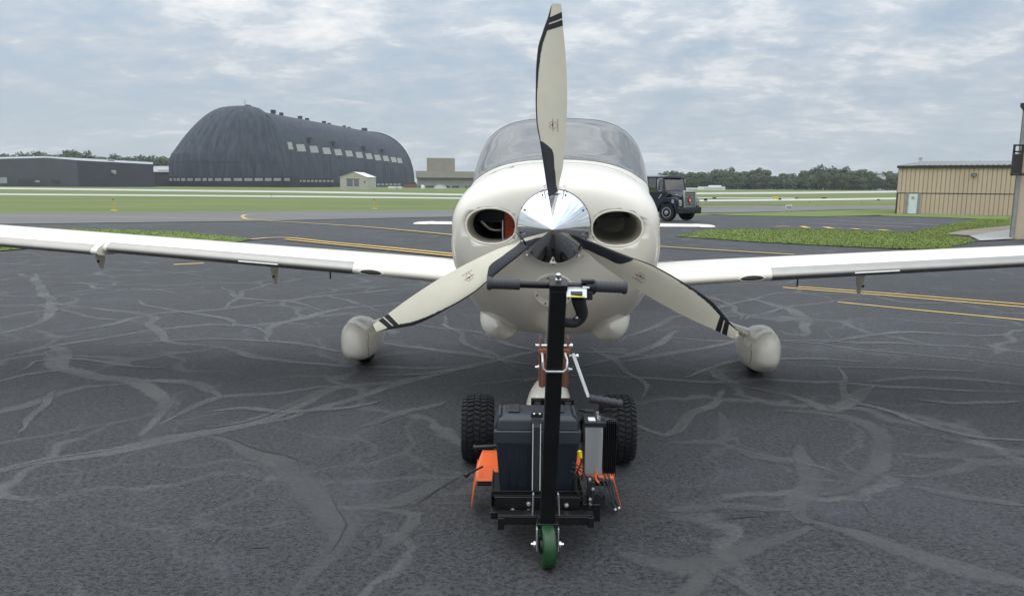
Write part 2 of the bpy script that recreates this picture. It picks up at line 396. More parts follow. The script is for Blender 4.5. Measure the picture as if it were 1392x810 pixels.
# ================================================================== GROUND
def sheet(name, pts, lift, m, wob=0.0, step=None, skirt=0.0):
    """flat polygon laid on the terrain; pts are world xy"""
    pts = [Vector((p[0], p[1])) for p in pts]
    if step:
        q = []
        for a, b in zip(pts, pts[1:] + pts[:1]):
            n = max(1, min(200, int((b - a).length / step)))
            for k in range(n):
                p = a.lerp(b, k / n)
                if wob:
                    nv = noise.noise_vector(Vector((p.x * .8, p.y * .8, 3))) + noise.noise_vector(Vector((p.x * 3.1, p.y * 3.1, 9))) * .5
                    p = p + Vector((nv.x, nv.y)) * wob
                q.append(p)
        pts = q
    b = bmesh.new(); vs = [b.verts.new((p.x, p.y, 0)) for p in pts]; b.faces.new(vs)
    bmesh.ops.triangulate(b, faces=b.faces[:])
    for y, _ in TT[1:-1]:
        bmesh.ops.bisect_plane(b, geom=b.verts[:] + b.edges[:] + b.faces[:], plane_co=(0, y, 0), plane_no=(0, 1, 0))
    for v in b.verts: v.co.z = terr(v.co.y) + lift
    bmesh.ops.recalc_face_normals(b, faces=b.faces)
    if b.faces and sum(f.normal.z for f in b.faces) < 0: bmesh.ops.reverse_faces(b, faces=b.faces)
    if skirt:
        e = [x for x in b.edges if x.is_boundary]
        r_ = bmesh.ops.extrude_edge_only(b, edges=e)
        for v in r_['geom']:
            if isinstance(v, bmesh.types.BMVert): v.co.z -= skirt
    me = bpy.data.meshes.new(name); b.to_mesh(me); b.free(); me.materials.append(MATS[m])
    o = bpy.data.objects.new(name, me); col.objects.link(o); return struct(o)
def gp(l): return [G(*p).xy for p in l]
sheet('ground', [(-3000, -60), (3000, -60), (3000, 3500), (-3000, 3500)], -0.03, 'grass_far')
# dark sealed apron round the aircraft
ap = [(-80, -40), (80, -40), (80, 10)] + [tuple(G(1392, 322)), tuple(G(1372, 305))] + [tuple(G(*p)) for p in
     [(1372, 298), (1290, 293.5), (1180, 294.5), (1100, 293), (960, 292), (620, 293), (340, 299), (60, 303), (-500, 309)]]
sheet('asphalt_apron', [p[:2] for p in ap], 0.0, 'asphalt')
sheet('taxiway', gp([(-600, 295), (0, 290), (620, 286), (950, 281.5), (1150, 280), (1300, 279.5), (1300, 283.5), (1150, 285), (1060, 288), (960, 289.5), (850, 294), (620, 295), (340, 301), (60, 304.5), (-600, 311)]), 0.02, 'taxi_grey')
def strip(name, c, th, lift, m):
    up = [(x, y - th / 2) for x, y in c]; dn = [(x, y + th / 2) for x, y in reversed(c)]
    return sheet(name, gp(up + dn), lift, m)
strip('runway', [(-300, 252.5), (0, 256.2), (200, 258.8), (400, 261), (620, 264.7), (800, 267.5)], 2.2, .03, 'runway_pale')
strip('runway_shoulder', [(-300, 262.5), (0, 264.3), (200, 265.8), (400, 267.4), (640, 270), (800, 272)], 2.0, .03, 'runway_pale')
strip('cross_runway', [(860, 263.6), (950, 263.2), (1100, 262.3), (1215, 260.8), (1400, 258.5)], 2.2, .035, 'runway_pale')
strip('cross_taxiway', [(860, 274.5), (960, 273), (1100, 271.8), (1215, 270.2), (1400, 268)], 2.4, .035, 'runway_pale')
strip('taxiway_edge', [(900, 269.8), (960, 269.4), (1080, 270)], 1.0, .045, 'runway_pale')
strip('dry_verge', [(930, 278), (1000, 277.4), (1070, 278)], 1.0, .02, 'taxi_grey')
# grass areas within the paving
I1 = gp([(-600, 300), (150, 312), (250, 316), (345, 325.5), (330, 329), (200, 330), (70, 336), (0, 342), (-500, 380)])
I2 = gp([(918, 321.5), (960, 313.5), (1010, 312), (1100, 312.5), (1240, 316.5), (1290, 305), (1335, 297.5), (1372, 298), (1372, 308), (1320, 313), (1285, 319), (1330, 328), (1280, 340), (1210, 338.5), (1130, 335), (1000, 328)])
I3 = gp([(960, 291), (1060, 288.5), (1170, 285.5), (1218, 284.5), (1218, 292), (1180, 293.5), (1110, 295), (1000, 293.5)])
I4 = gp([(1180, 289), (1218, 290), (1372, 295), (1372, 300), (1290, 296.5), (1200, 294)])
for nm, I, lf in (('grass_verge', I1, .022), ('grass_island', I2, .022), ('grass_strip', I3, .03), ('grass_border', I4, .035)):
    sheet(nm, I, lf, 'grass_near', wob=.14, step=.5)
sheet('concrete_path', gp([(1285, 319), (1310, 313.5), (1376, 307), (1376, 313), (1345, 317.5), (1320, 321.5)]), .03, 'dirt_path')
sheet('gravel_bed', gp([(1318, 322), (1345, 317), (1376, 312.5), (1376, 326), (1332, 328.5)]), .035, 'gravel_mat')
def ribbon(mb, uvs, pts, wd, lift, ragged=0.0, taper=False, wvar=0.0):
    """pts world xy list; width metres"""
    P2 = []
    for i in range(len(pts) - 1):      # catmull-rom resample
        p0 = pts[max(0, i - 1)]; p1 = pts[i]; p2 = pts[i + 1]; p3 = pts[min(len(pts) - 1, i + 2)]
        n = max(2, min(40, int((p2 - p1).length / .12)))
        for k in range(n):
            t = k / n; P2.append(.5 * ((2 * p1) + (p2 - p0) * t + (2 * p0 - 5 * p1 + 4 * p2 - p3) * t * t + (3 * p1 - p0 - 3 * p2 + p3) * t**3))
    P2.append(pts[-1]); o = len(mb.v); L = 0
    for i, p in enumerate(P2):
        a = P2[max(0, i - 1)]; b = P2[min(len(P2) - 1, i + 1)]; t = (b - a); t = t.normalized() if t.length > 0 else Vector((1, 0)); nn = Vector((-t.y, t.x))
        w_ = wd * (1 + wvar * noise.noise(Vector((p.x * 1.1, p.y * 1.1, wd * 50)))) * (min(1, .25 + 3.0 * min(i, len(P2) - 1 - i) / len(P2)) if wvar else 1)
        q = p + nn * ragged * noise.noise(Vector((p.x * 2.1, p.y * 2.1, 1)))
        for s_ in (-.5, .5):
            x = q + nn * s_ * w_; mb.v.append(Vector((x.x, x.y, terr(x.y) + lift)))
        uvs += [(L, 0), (L, 1)]
        if i: L += (P2[i] - P2[i - 1]).length
    for i in range(len(P2) - 1):
        a = o + 2 * i; mb.f.append((a, a + 2, a + 3, a + 1))
def flat(name, mb, m, uvs=None):
    me = bpy.data.meshes.new(name); me.from_pydata([tuple(v) for v in mb.v], [], mb.f); me.update()
    if uvs:
        l = me.uv_layers.new(name='UVMap')
        for lp in me.loops: l.data[lp.index].uv = uvs[lp.vertex_index]
    me.materials.append(MATS[m]); o = bpy.data.objects.new(name, me); col.objects.link(o); return o
CR_ = [(.17, [(-60, 660), (0, 641), (60, 627), (150, 612), (260, 592), (330, 577), (400, 552), (450, 528), (520, 521), (590, 508), (640, 500)]),
 (.10, [(-60, 618), (0, 603), (100, 587), (190, 567), (215, 560)]),
 (.19, [(262, 592), (330, 610), (385, 635), (420, 668), (455, 690), (475, 708), (470, 735), (450, 760), (415, 815)]),
 (.11, [(455, 685), (520, 683), (570, 672), (640, 640)]),
 (.08, [(520, 690), (560, 700), (540, 730), (500, 770)]),
 (.11, [(-40, 574), (0, 562), (60, 543), (120, 527), (185, 520)]),
 (.20, [(60, 478), (90, 500), (130, 512), (180, 515), (212, 528), (225, 545), (215, 570), (200, 592)]),
 (.12, [(213, 577), (260, 555), (300, 540), (380, 535), (450, 524)]),
 (.12, [(180, 516), (250, 518), (275, 528), (300, 540)]),
 (.15, [(330, 580), (420, 560), (500, 535), (560, 515), (625, 503)]),
 (.10, [(-60, 530), (0, 518), (60, 505), (110, 500)]),
 (.20, [(48, 372), (50, 382), (62, 400), (68, 420), (58, 435), (25, 447), (-10, 457)]),
 (.13, [(-30, 460), (80, 450), (160, 440), (200, 428), (300, 420), (420, 405), (540, 393), (600, 388)]),
 (.10, [(-40, 490), (0, 484), (80, 470), (170, 455), (205, 450), (280, 442), (370, 440), (455, 428)]),
 (.09, [(100, 380), (150, 395), (190, 393), (260, 400)]),
 (.14, [(60, 410), (130, 420), (200, 427), (208, 448), (240, 465), (300, 472), (330, 481), (380, 490), (460, 497), (560, 500), (640, 497)]),
 (.18, [(360, 465), (368, 447), (400, 435), (470, 420), (560, 412), (640, 408)]),
 (.17, [(70, 470), (88, 488), (96, 502)]),
 (.09, [(300, 420), (345, 392), (400, 381), (470, 372)]),
 (.08, [(-30, 402), (90, 403), (140, 398), (300, 390)]),
 (.08, [(180, 485), (260, 478), (310, 470)]),
 (.08, [(0, 420), (50, 415), (120, 430), (200, 440)]),
 (.10, [(640, 523), (740, 512), (840, 513), (940, 518), (1040, 517), (1140, 521), (1200, 527), (1300, 530), (1420, 530)]),
 (.12, [(1180, 521), (1240, 514), (1300, 514), (1420, 524)]),
 (.15, [(1180, 523), (1165, 540), (1145, 553), (1115, 556), (1060, 533)]),
 (.16, [(1050, 555), (1120, 563), (1170, 575), (1205, 597), (1215, 612), (1203, 640), (1160, 660), (1100, 669)]),
 (.13, [(1215, 612), (1300, 620), (1430, 612)]),
 (.09, [(1210, 642), (1290, 642), (1350, 636), (1430, 622)]),
 (.13, [(980, 600), (1030, 615), (1080, 628), (1150, 650)]),
 (.17, [(1088, 605), (1092, 650), (1084, 690), (1094, 712)]),
 (.16, [(1094, 710), (1180, 735), (1260, 755), (1340, 780), (1430, 806)]),
 (.15, [(1096, 714), (1040, 738), (980, 758), (920, 765), (840, 755)]),
 (.12, [(990, 530), (970, 545), (930, 565), (905, 592), (865, 575)]),
 (.12, [(900, 603), (975, 600), (985, 588), (980, 560)]),
 (.12, [(900, 690), (980, 688), (1075, 692)]),
 (.10, [(960, 760), (930, 790), (900, 820)]), (.07, [(945, 775), (1000, 800), (1060, 830)]),
 (.13, [(850, 462), (890, 445), (940, 425), (1000, 412), (1050, 400)]),
 (.20, [(1060, 450), (1088, 455), (1096, 437), (1070, 420), (1035, 410), (1010, 405)]),
 (.09, [(860, 455), (960, 463), (1050, 462), (1150, 465), (1300, 470), (1420, 484)]),
 (.08, [(1050, 462), (1200, 478), (1280, 486), (1420, 500)]),
 (.11, [(850, 492), (900, 482), (960, 473), (1005, 463)]),
 (.10, [(1010, 435), (1060, 420), (1130, 410), (1200, 405)]),
 (.12, [(500, 512), (600, 505), (660, 495), (730, 480), (820, 478), (900, 485)]),
 (.13, [(700, 520), (780, 500), (860, 480), (930, 450)]), (.13, [(500, 462), (600, 478), (680, 490), (760, 500)]),
 (.09, [(560, 440), (640, 452), (700, 470), (760, 490)]), (.08, [(900, 420), (960, 432), (1030, 428), (1110, 440)]),
 (.09, [(960, 500), (1010, 525), (1060, 535)]), (.07, [(1100, 500), (1200, 498), (1330, 505)]),
 (.10, [(480, 580), (560, 560), (600, 545)]), (.07, [(1180, 430), (1260, 438), (1392, 445)]),
 (.08, [(0, 370), (120, 366), (240, 372), (330, 382)]), (.10, [(1240, 655), (1310, 672), (1400, 690)])]
CR_ += [(.09, x) for x in ([(0, 388), (70, 384), (160, 388), (230, 383)], [(180, 408), (215, 420), (300, 432), (370, 455)], [(300, 390), (330, 405), (400, 412), (440, 425)], [(430, 400), (480, 410), (520, 425)],
        [(150, 470), (240, 462), (340, 462), (420, 470), (480, 480)], [(20, 505), (40, 492), (90, 488), (150, 492), (230, 500)], [(900, 395), (960, 405), (1000, 418), (1010, 436)], [(1100, 400), (1180, 402), (1240, 412), (1320, 410)],
        [(1110, 470), (1190, 455), (1260, 452), (1340, 458), (1400, 455)], [(600, 430), (640, 470), (700, 500)], [(800, 470), (850, 500), (880, 540)], [(930, 515), (1000, 490), (1080, 487), (1180, 492)],
        [(1230, 540), (1300, 552), (1392, 548)], [(20, 590), (60, 560), (75, 530)], [(280, 560), (330, 555), (400, 560), (470, 555), (520, 545)], [(1140, 500), (1150, 540), (1220, 560), (1300, 590), (1400, 600)])]
for key in ('crack', 'crack_far'):
    mb = MB(); uvs = []
    for i, (wd, pl) in enumerate(CR_):
        w3 = [G(*p).xy for p in pl]; my = sum(p.y for p in w3) / len(w3)
        if (my > 4.6) == (key == 'crack_far'): ribbon(mb, uvs, w3, wd * 1.2, .0015 + i * .00004, ragged=.10, wvar=.6)
    o = flat('crack_sealant', mb, key, uvs); o['kind'] = 'structure'
# thin open cracks beside some of the bands
mb = MB(); uvs = []
for pl in [[(285, 592), (340, 608), (400, 625), (408, 650)], [(560, 690), (600, 665), (640, 640)], [(455, 672), (470, 690), (480, 712), (450, 752)],
           [(1095, 702), (1140, 718), (1190, 725)], [(985, 705), (1050, 701)], [(560, 745 - 40), (560, 706)], [(0, 640), (80, 622), (170, 607)], [(1070, 628), (1150, 648)],
           [(340, 744), (368, 744)], [(1160, 680), (1172, 700)], [(200, 590), (330, 575), (420, 540)]]:
    ribbon(mb, uvs, [G(*p).xy for p in pl], .007, .0045, ragged=.07, wvar=.9)
o = flat('pavement_cracks', mb, 'decal_black'); o['kind'] = 'structure'
# painted taxi lines
def lines(name, items, m):
    mb = MB(); uv = []
    for wd, pl in items: ribbon(mb, uv, [G(*p).xy for p in pl], wd * 1.3, .03 if G(*pl[0]).y > 14 else .006)
    o = flat(name, mb, m); o['kind'] = 'structure'; return o
lines('taxi_centreline', [(.16, [(330, 296), (331, 293.5), (345, 291.5), (420, 289.5)]), (.15, [(330, 295.5), (336, 298.5), (360, 300.5), (400, 303), (500, 309.5), (620, 321)])], 'line_yellow')
lines('hold_lines', [(.13, [(340, 326.5), (385, 324), (450, 330.5), (520, 337), (620, 347)]), (.13, [(388, 326.5), (450, 333), (520, 339.8), (620, 350)])], 'line_yellow')
lines('apron_line_left', [(.10, [(236, 360), (277, 358)])], 'line_yellow')
lines('double_yellow_line', [(.06, [(1064, 391), (1200, 401.5), (1300, 410), (1430, 421)]), (.06, [(1085, 390), (1200, 398.5), (1300, 406.5), (1430, 417)])], 'line_yellow')
lines('single_yellow_line', [(.05, [(1139, 411), (1250, 422), (1430, 439)])], 'line_yellow')
lines('far_yellow_line', [(.10, [(860, 334), (970, 341), (1080, 347.5)])], 'line_yellow')
lines('parking_lines', [(.14, [(1100, 304), (1180, 307), (1240, 309.5)]), (.14, [(1140, 301), (1200, 303.3), (1275, 306.5)]), (.12, [(1200, 300), (1250, 301.5)]),
      (.10, [(1070, 310), (1130, 311), (1200, 314)])], 'line_white')
lines('parking_marks', [(.22, [(1053, 309), (1072, 308.5)]), (.22, [(1090, 308.2), (1098, 310.8)]), (.22, [(1122, 309.3), (1131, 311.8)]), (.22, [(1160, 311.5), (1168, 313)]),
      (.22, [(1196, 313), (1207, 314.6)]), (.2, [(1280, 294.6), (1318, 295.0)]), (.2, [(1325, 296), (1345, 296)])], 'line_yellow')
lines('faint_taxi_line', [(.12, [(-60, 293), (100, 294.5), (240, 297), (330, 299.5)])], 'line_yellow')

# grass blades on the nearer verges (nobody could count them)
def point_in(p, poly):
    c = False; j = len(poly) - 1
    for i in range(len(poly)):
        a, b = poly[i], poly[j]
        if (a.y > p.y) != (b.y > p.y) and p.x < (b.x - a.x) * (p.y - a.y) / (b.y - a.y) + a.x: c = not c
        j = i
    return c
def tufts(name, poly, n, h, label, ymax=60, xr=None):
    mb = MB(); xs = [p.x for p in poly]; ys = [p.y for p in poly]; rnd = random.Random(3)
    x0, x1 = (max(min(xs), xr[0]), min(max(xs), xr[1])) if xr else (min(xs), max(xs)); y0, y1 = min(ys), min(max(ys), ymax)
    k = 0
    while k < n:
        p = Vector((rnd.uniform(x0, x1), y0 + (y1 - y0) * rnd.random()**1.6)); k += 1
        if not point_in(p, poly): continue
        z = terr(p.y) + .015
        for _ in range(3):
            a = rnd.uniform(0, 6.28); l = rnd.uniform(.03, .09); hh = h * rnd.uniform(.5, 1.3); w_ = .012
            q = p + Vector((rnd.uniform(-.06, .06), rnd.uniform(-.06, .06))); d = Vector((math.cos(a), math.sin(a)))
            mb.add([(q.x - d.y * w_, q.y + d.x * w_, z), (q.x + d.y * w_, q.y - d.x * w_, z), (q.x + d.x * l, q.y + d.y * l, z + hh)], [(0, 1, 2)])
    o = obj(name, mb, 'grass_blade', smooth=0, normals=False); stuff(o, label, 'grass'); return o
tufts('grass_blades', I2, 90000, .04, 'mown green grass covering the island beside the tan hangars', 62)
tufts('grass_blades', I1, 50000, .04, 'mown green grass on the verge behind the left wing', 60, (-40, 0))

# ================================================================== AIRCRAFT
YAW = 4.3
HUB = P(752.5, 309, 3.42); HZ = HUB.z
plane = thing('light_aircraft', 'cream white single engine low wing aeroplane facing the camera with a three blade propeller', 'aircraft', (HUB.x, HUB.y, 0), R(-YAW))
MW = Matrix.Translation((HUB.x, HUB.y, 0)) @ Matrix.Rotation(R(-YAW), 4, 'Z'); MWI = MW.inverted()
def L(px, py, yl):      # pixel -> aircraft coordinates on the plane y = yl
    o = MWI @ CAMP; d = MWI.to_3x3() @ ray(px, py); return o + d * ((yl - o.y) / d.y)

#           y      w     zt     zb     zc    nt   nb
ST = [(0.085, .175, HZ + .175, HZ - .175, HZ, 2.0, 2.0),
      (0.095, .235, HZ + .19, HZ - .215, HZ, 2.0, 2.0),
      (0.12, .36, HZ + .205, HZ - .29, HZ + .0, 2.1, 2.1),
      (0.17, .465, HZ + .225, HZ - .37, HZ - .02, 2.25, 2.2),
      (0.26, .512, HZ + .25, HZ - .46, HZ - .03, 2.4, 2.3),
      (0.42, .535, HZ + .275, HZ - .56, HZ - .04, 2.5, 2.35),
      (0.70, .558, HZ + .30, HZ - .64, HZ - .05, 2.6, 2.7),
      (1.10, .578, HZ + .325, HZ - .67, HZ - .06, 2.6, 3.0),
      (1.50, .610, HZ + .375, HZ - .69, HZ - .06, 2.7, 2.8),
      (1.80, .632, HZ + .53, HZ - .69, HZ - .07, 3.0, 2.8),
      (2.15, .645, HZ + .672, HZ - .69, HZ - .08, 3.35, 2.7),
      (2.60, .645, HZ + .70, HZ - .69, HZ - .09, 3.2, 2.6),
      (3.20, .590, HZ + .67, HZ - .66, HZ - .09, 2.5, 2.5),
      (3.90, .480, HZ + .53, HZ - .58, HZ - .08, 2.2, 2.3),
      (4.80, .320, HZ + .31, HZ - .44, HZ - .08, 2.1, 2.1),
      (5.80, .200, HZ + .14, HZ - .33, HZ - .09, 2.0, 2.0),
      (6.70, .100, HZ + .06, HZ - .24, HZ - .09, 2.0, 2.0),
      (7.05, .02, HZ - .02, HZ - .14, HZ - .09, 2.0, 2.0)]
def sec(y, t):
    """t 0..1 round the section starting at the bottom, going up image-left? (x = -sin) ; .5 = top"""
    w_, zt, zb, zc_, nt_, nb_ = smooth_tab(ST, y)
    a = 2 * math.pi * t
    s_, c_ = math.sin(a), -math.cos(a)
    n_ = nt_ if c_ > 0 else nb_
    x = w_ * math.copysign(abs(s_)**(2 / n_), s_)
    z = zc_ + ((zt - zc_) if c_ > 0 else (zc_ - zb)) * math.copysign(abs(c_)**(2 / n_), c_)
    return Vector((x, y, z))
NT = 128
# break lines Y_k(t): nose | windscreen base | windscreen top | side window 1 front..back | window 2 front..back | tail
def dt(t): return abs(t - .5)            # 0 at the crown
def brk(t):
    d = dt(t); q = min(1, d / .225)
    wb = 1.36 + .50 * q**2.4
    wt = 2.16 - .02 * q
    if wb > wt - .03: wb = wt - .03
    return [0.085, wb, wt, 2.30, 3.02, 3.12, 3.85, 7.05]
SEGN = [26, 12, 3, 12, 2, 10, 22]
def part_of(seg, t):
    d = dt(t)
    if seg == 1 and d < .225: return 'windscreen'
    if seg == 3 and .085 < d < .205: return 'side_window'
    if seg == 5 and .095 < d < .195: return 'rear_window'
    return 'fuselage'
ts = sorted(set([k / NT for k in range(NT)] + [.5 - x for x in (.225, .205, .085, .195, .095)] + [.5 + x for x in (.225, .205, .085, .195, .095)]))
rows = []; segof = []
for k in range(7):
    n = SEGN[k]
    for i in range(n):
        s_ = i / n
        if k == 0: s_ = s_**2.1
        rows.append((k, s_)); segof.append(k)
rows.append((6, 1.0))
def gridpt(ri, t):
    k, s_ = rows[ri]; b = brk(t); return sec(b[k] + (b[k + 1] - b[k]) * s_, t)
V = [[gridpt(ri, t) for t in ts] for ri in range(len(rows))]
parts = {}
for ri in range(len(rows) - 1):
    for j in range(len(ts)):
        t0 = ts[j]; t1 = ts[(j + 1) % len(ts)]; tm = (t0 + (t1 if t1 > t0 else t1 + 1)) / 2
        p = part_of(segof[ri], tm)
        if p != 'fuselage': p += 'L' if tm > .5 else 'R' if p != 'windscreen' else ''
        if p.startswith('windscreen'): p = 'windscreen'
        parts.setdefault(p, []).append((ri, j))
def patch(cells):
    m = {}; mb = MB()
    def vi(a, b):
        b %= len(ts)
        if (a, b) not in m: m[(a, b)] = len(mb.v); mb.v.append(V[a][b])
        return m[(a, b)]
    for ri, j in cells: mb.f.append((vi(ri, j), vi(ri, j + 1), vi(ri + 1, j + 1), vi(ri + 1, j)))
    return mb
bodymb = patch(parts['fuselage'])
body = obj('fuselage', bodymb, 'aircraft_paint', plane, smooth=50)
# air inlets cut through the cowling
IN = []
for sx, (px, py, wpx, hpx) in ((-1, (669, 306.5, 68, 47)), (1, (838, 309.5, 69, 47))):
    c = L(px, py, .18); a = L(px + wpx / 2, py, .18); b = L(px, py + hpx / 2, .18)
    IN.append((c, abs(a.x - c.x), abs(b.z - c.z), sx))
def ell(c, a, b, y, n=40, tilt=0, ex=2.25):
    o = []
    for k in range(n):
        th = 2 * math.pi * k / n; x = a * math.copysign(abs(math.cos(th))**(2 / ex), math.cos(th)); z = b * math.copysign(abs(math.sin(th))**(2 / ex), math.sin(th))
        o.append(Vector((c.x + x * math.cos(tilt) - z * math.sin(tilt), y, c.z + x * math.sin(tilt) + z * math.cos(tilt))))
    return o
dg = None
for c, a, b, sx in IN:
    cut = MB().rings([ell(c, a + .006, b + .006, -.2), ell(c, a + .006, b + .006, .62)]); co = obj('cutter', cut, None, None, smooth=0)
    co.matrix_world = MW
    md = body.modifiers.new('cut', 'BOOLEAN'); md.operation = 'DIFFERENCE'; md.solver = 'EXACT'; md.object = co; md.use_hole_tolerant = True
    bpy.context.view_layer.update(); dg = bpy.context.evaluated_depsgraph_get()
    nm = bpy.data.meshes.new_from_object(body.evaluated_get(dg)); body.modifiers.clear(); old = body.data; body.data = nm
    bpy.data.meshes.remove(old); bpy.data.objects.remove(co)
body.data.name = 'fuselage'
def surf_y(x, z):        # front-most y of the nose skin at (x,z)
    for i in range(200):
        y = .086 + (i / 200)**2 * .6
        w_, zt, zb, zc_, nt_, nb_ = smooth_tab(ST, y); n_ = nt_ if z > zc_ else nb_
        h = (zt - zc_) if z > zc_ else (zc_ - zb)
        if (abs(x) / w_)**n_ + (abs(z - zc_) / h)**n_ < 1: return y
    return .6
for c, a, b, sx in IN:
    # rolled lip following the cowl
    prof = []
    for th in [math.pi * (1.25 - 1.5 * i / 8) for i in range(9)]: prof.append((math.cos(th), math.sin(th)))
    rings = []
    for q in range(9):
        th = -math.pi * .15 + math.pi * 1.25 * q / 8         # from outside skin, over the front, to inside
        rr = .006
        off = rr * math.cos(th); fy = -rr * math.sin(th)
        ring = []
        for p in ell(c, a + off + .002, b + off + .002, 0):
            pb = c + (p - c) * 1.0
            ring.append(Vector((p.x, surf_y(p.x, p.z) + .0045 + fy, p.z)))
        rings.append(ring)
    inner = [Vector((p.x, .34, p.z)) for p in ell(c, a * .93, b * .92, 0)]
    rings.append(inner)
    obj('inlet_lip', MB().rings(rings, False), 'aircraft_paint', plane, smooth=60)
    duct = MB().rings([ell(c, a * .935, b * .925, .335), ell(c, a * .9, b * .9, .5), ell(c, a * .6, b * .6, .62)], False)
    duct.f.append(tuple(range(80, 120)))
    d_ = obj('inlet_duct', duct, 'dark_inside' if sx < 0 else 'duct_grey', plane, smooth=60)
# things seen inside the left-hand inlet
hose = MB(); c = IN[0][0]; hx = c.x + IN[0][1] * .70
prof = []
for i in range(60): prof.append((.036 + .003 * math.sin(i * 1.9), -.10 + .20 * i / 59))
hose.lathe(prof, (hx, .30, c.z), (0, 0, 1), 20)
obj('ribbed_duct_hose', hose, 'rib_hose', plane)
obj('inlet_bracket', MB().box((c.x + .040, .33, c.z - .03), (.010, .02, .10)), 'steel', plane, bevel=.003)
obj('oil_line', MB().tube([(c.x - .075, .36, c.z + .012), (c.x - .05, .36, c.z - .012), (c.x - .03, .37, c.z - .03), (c.x + .0, .37, c.z - .035), (c.x + .045, .38, c.z - .034)], .007, 8), 'steel', plane)
obj('cylinder_baffle', MB().box((c.x - .01, .5, c.z + .045), (.2, .02, .1)), 'black_metal', plane, bevel=.004)
c2 = IN[1][0]
obj('inlet_baffle', MB().box((c2.x - .01, .45, c2.z + .055), (.17, .1, .035)).box((c2.x - .10, .42, c2.z + .02), (.03, .05, .03)), 'black_metal', plane, bevel=.004)
# cowling seams: raised joint strip along the split line both sides and the step above the cowl
def on_body(y, z, side):
    lo, hi = (.25, .5)
    for _ in range(40):
        m = (lo + hi) / 2
        if sec(y, m).z < z: lo = m
        else: hi = m
    p = sec(y, lo); p.x = abs(p.x) * side; return p
for side in (-1, 1):
    mb = MB(); pts = []
    for i in range(26):
        y = .30 + 1.0 * i / 25; p = on_body(y, HZ + .0, side); pts.append(p)
    mb.tube([p + Vector((side * .0002, 0, 0)) for p in pts], .0026, 6); obj('cowl_seam', mb, 'trim_brown', plane)
    mb = MB(); pts = [sec(y, .5 - side * (-.0)) for y in (1.1,)]
    n = 24; rail = []
    for i in range(n + 1):      # rear joint of the cowling, up and over
        t = .5 - side * .24 * (i / n); p = sec(1.12, 1 - t if False else t); rail.append(p)
    obj('cowl_seam', MB().tube(rail, .0014, 6), 'trim_brown', plane)
# cheek recess light strip (vertical rolled edge low on each cowl side) and vents on the flank
for side in (-1, 1):
    pts = []
    for i in range(16):
        z = HZ - .06 - .30 * i / 15; p = on_body(.30, HZ, side); y = .36 + .02 * math.sin(i / 15 * 3.1)
        lo, hi = 0.0, .25
        for _ in range(40):
            m = (lo + hi) / 2
            if sec(y, m).z < z: lo = m
            else: hi = m
        q = sec(y, lo); q.x = abs(q.x) * side; pts.append(q)
    obj('cheek_edge', MB().tube(pts, [.002 + .009 * math.sin(math.pi * i / 15) for i in range(16)], 8), 'aircraft_paint', plane)
    v = MB()
    for k in range(2):
        p = on_body(.95, HZ + .03 + .035 * k, side); v.tube([p + Vector((side * .002, -.09, 0)), p + Vector((side * .004, .05, 0))], .006, 8)
    obj('cowl_louvre', v, 'trim_brown', plane)
# fasteners along the cowl split and an oil door outline on the upper right
for side in (-1, 1):
    for i in range(9):
        p = on_body(.36 + .09 * i, HZ + .018, side); obj('cowl_fastener', MB().lathe([(.006, -.002), (.006, .0022), (.003, .003)], p, (side, -.15, .1), 8), 'post_grey', plane)
od = [sec(.82 + .20 * a_, .5 + b_) for a_, b_ in ((0, .058), (0, .100), (1, .100), (1, .058), (0, .058))]
odl = []
for p, q in zip(od, od[1:]):
    for k in range(5): odl.append(p.lerp(q, k / 5) + Vector((0, 0, .001)))
obj('oil_door_seam', MB().tube(odl + [odl[0]], .0016, 5, False), 'trim_brown', plane)
# twin bulges under the cowl
for (px, py, wpx) in ((686, 455, 62), (823, 457, 62)):
    p = L(px, py, .95); hw = abs(L(px + wpx / 2, py, .95).x - p.x)
    mb = MB(); rr = []
    for i in range(15):
        s_ = i / 14; y = .48 + 1.5 * s_; k = math.sin(math.pi * min(1, max(.0, s_))**.62)**.75 if 0 < s_ < 1 else .02
        rr.append([Vector((p.x + hw * k * math.cos(2 * math.pi * j / 24), y, p.z + .14 + .14 * k * math.sin(2 * math.pi * j / 24) + .0 * s_)) for j in range(24)])
    bl = obj('underside_bulge', mb.rings(rr, True), 'aircraft_paint', plane, smooth=60)
    if px < 700: obj('drain_boss', MB().sphere((p.x + .015, .90, p.z + .002), .018), 'black_rubber', bl)
# round oil-cooler opening under the spinner
oc = L(753, 390, .26); yv = surf_y(oc.x, oc.z)
nrm = Vector((0, -1, -.55)).normalized()
ring = MB().lathe([(.060, -.004), (.064, .006), (.098, .012), (.102, .006), (.102, -.02)], Vector((oc.x, yv + .012, oc.z)), nrm, 36, False)
oc_ = obj('nose_ring', ring, 'aircraft_paint', plane)
obj('ring_opening', MB().lathe([(.001, .0), (.062, -.003)], Vector((oc.x, yv + .014, oc.z)), nrm, 30, False), 'inlet_brass', oc_)
u = nrm.orthogonal().normalized(); w2 = nrm.cross(u)
for k in range(8):
    a = 2 * math.pi * (k + .3) / 8; q = Vector((oc.x, yv + .012, oc.z)) + nrm * .0115 + (u * math.cos(a) + w2 * math.sin(a)) * .083
    obj('screw', MB().lathe([(.0045, 0), (.0045, .003)], q, nrm, 8), 'trim_brown', oc_)
# drain pipe hanging below the cowl
dp = L(737, 432, .8)
obj('drain_pipe', MB().cyl((dp.x, .8, dp.z + .05), (dp.x, .8, dp.z - .07), .004, 6).cyl((dp.x + .03, .8, dp.z + .02), (dp.x + .04, .8, dp.z - .012), .007, 6), 'black_metal', plane)

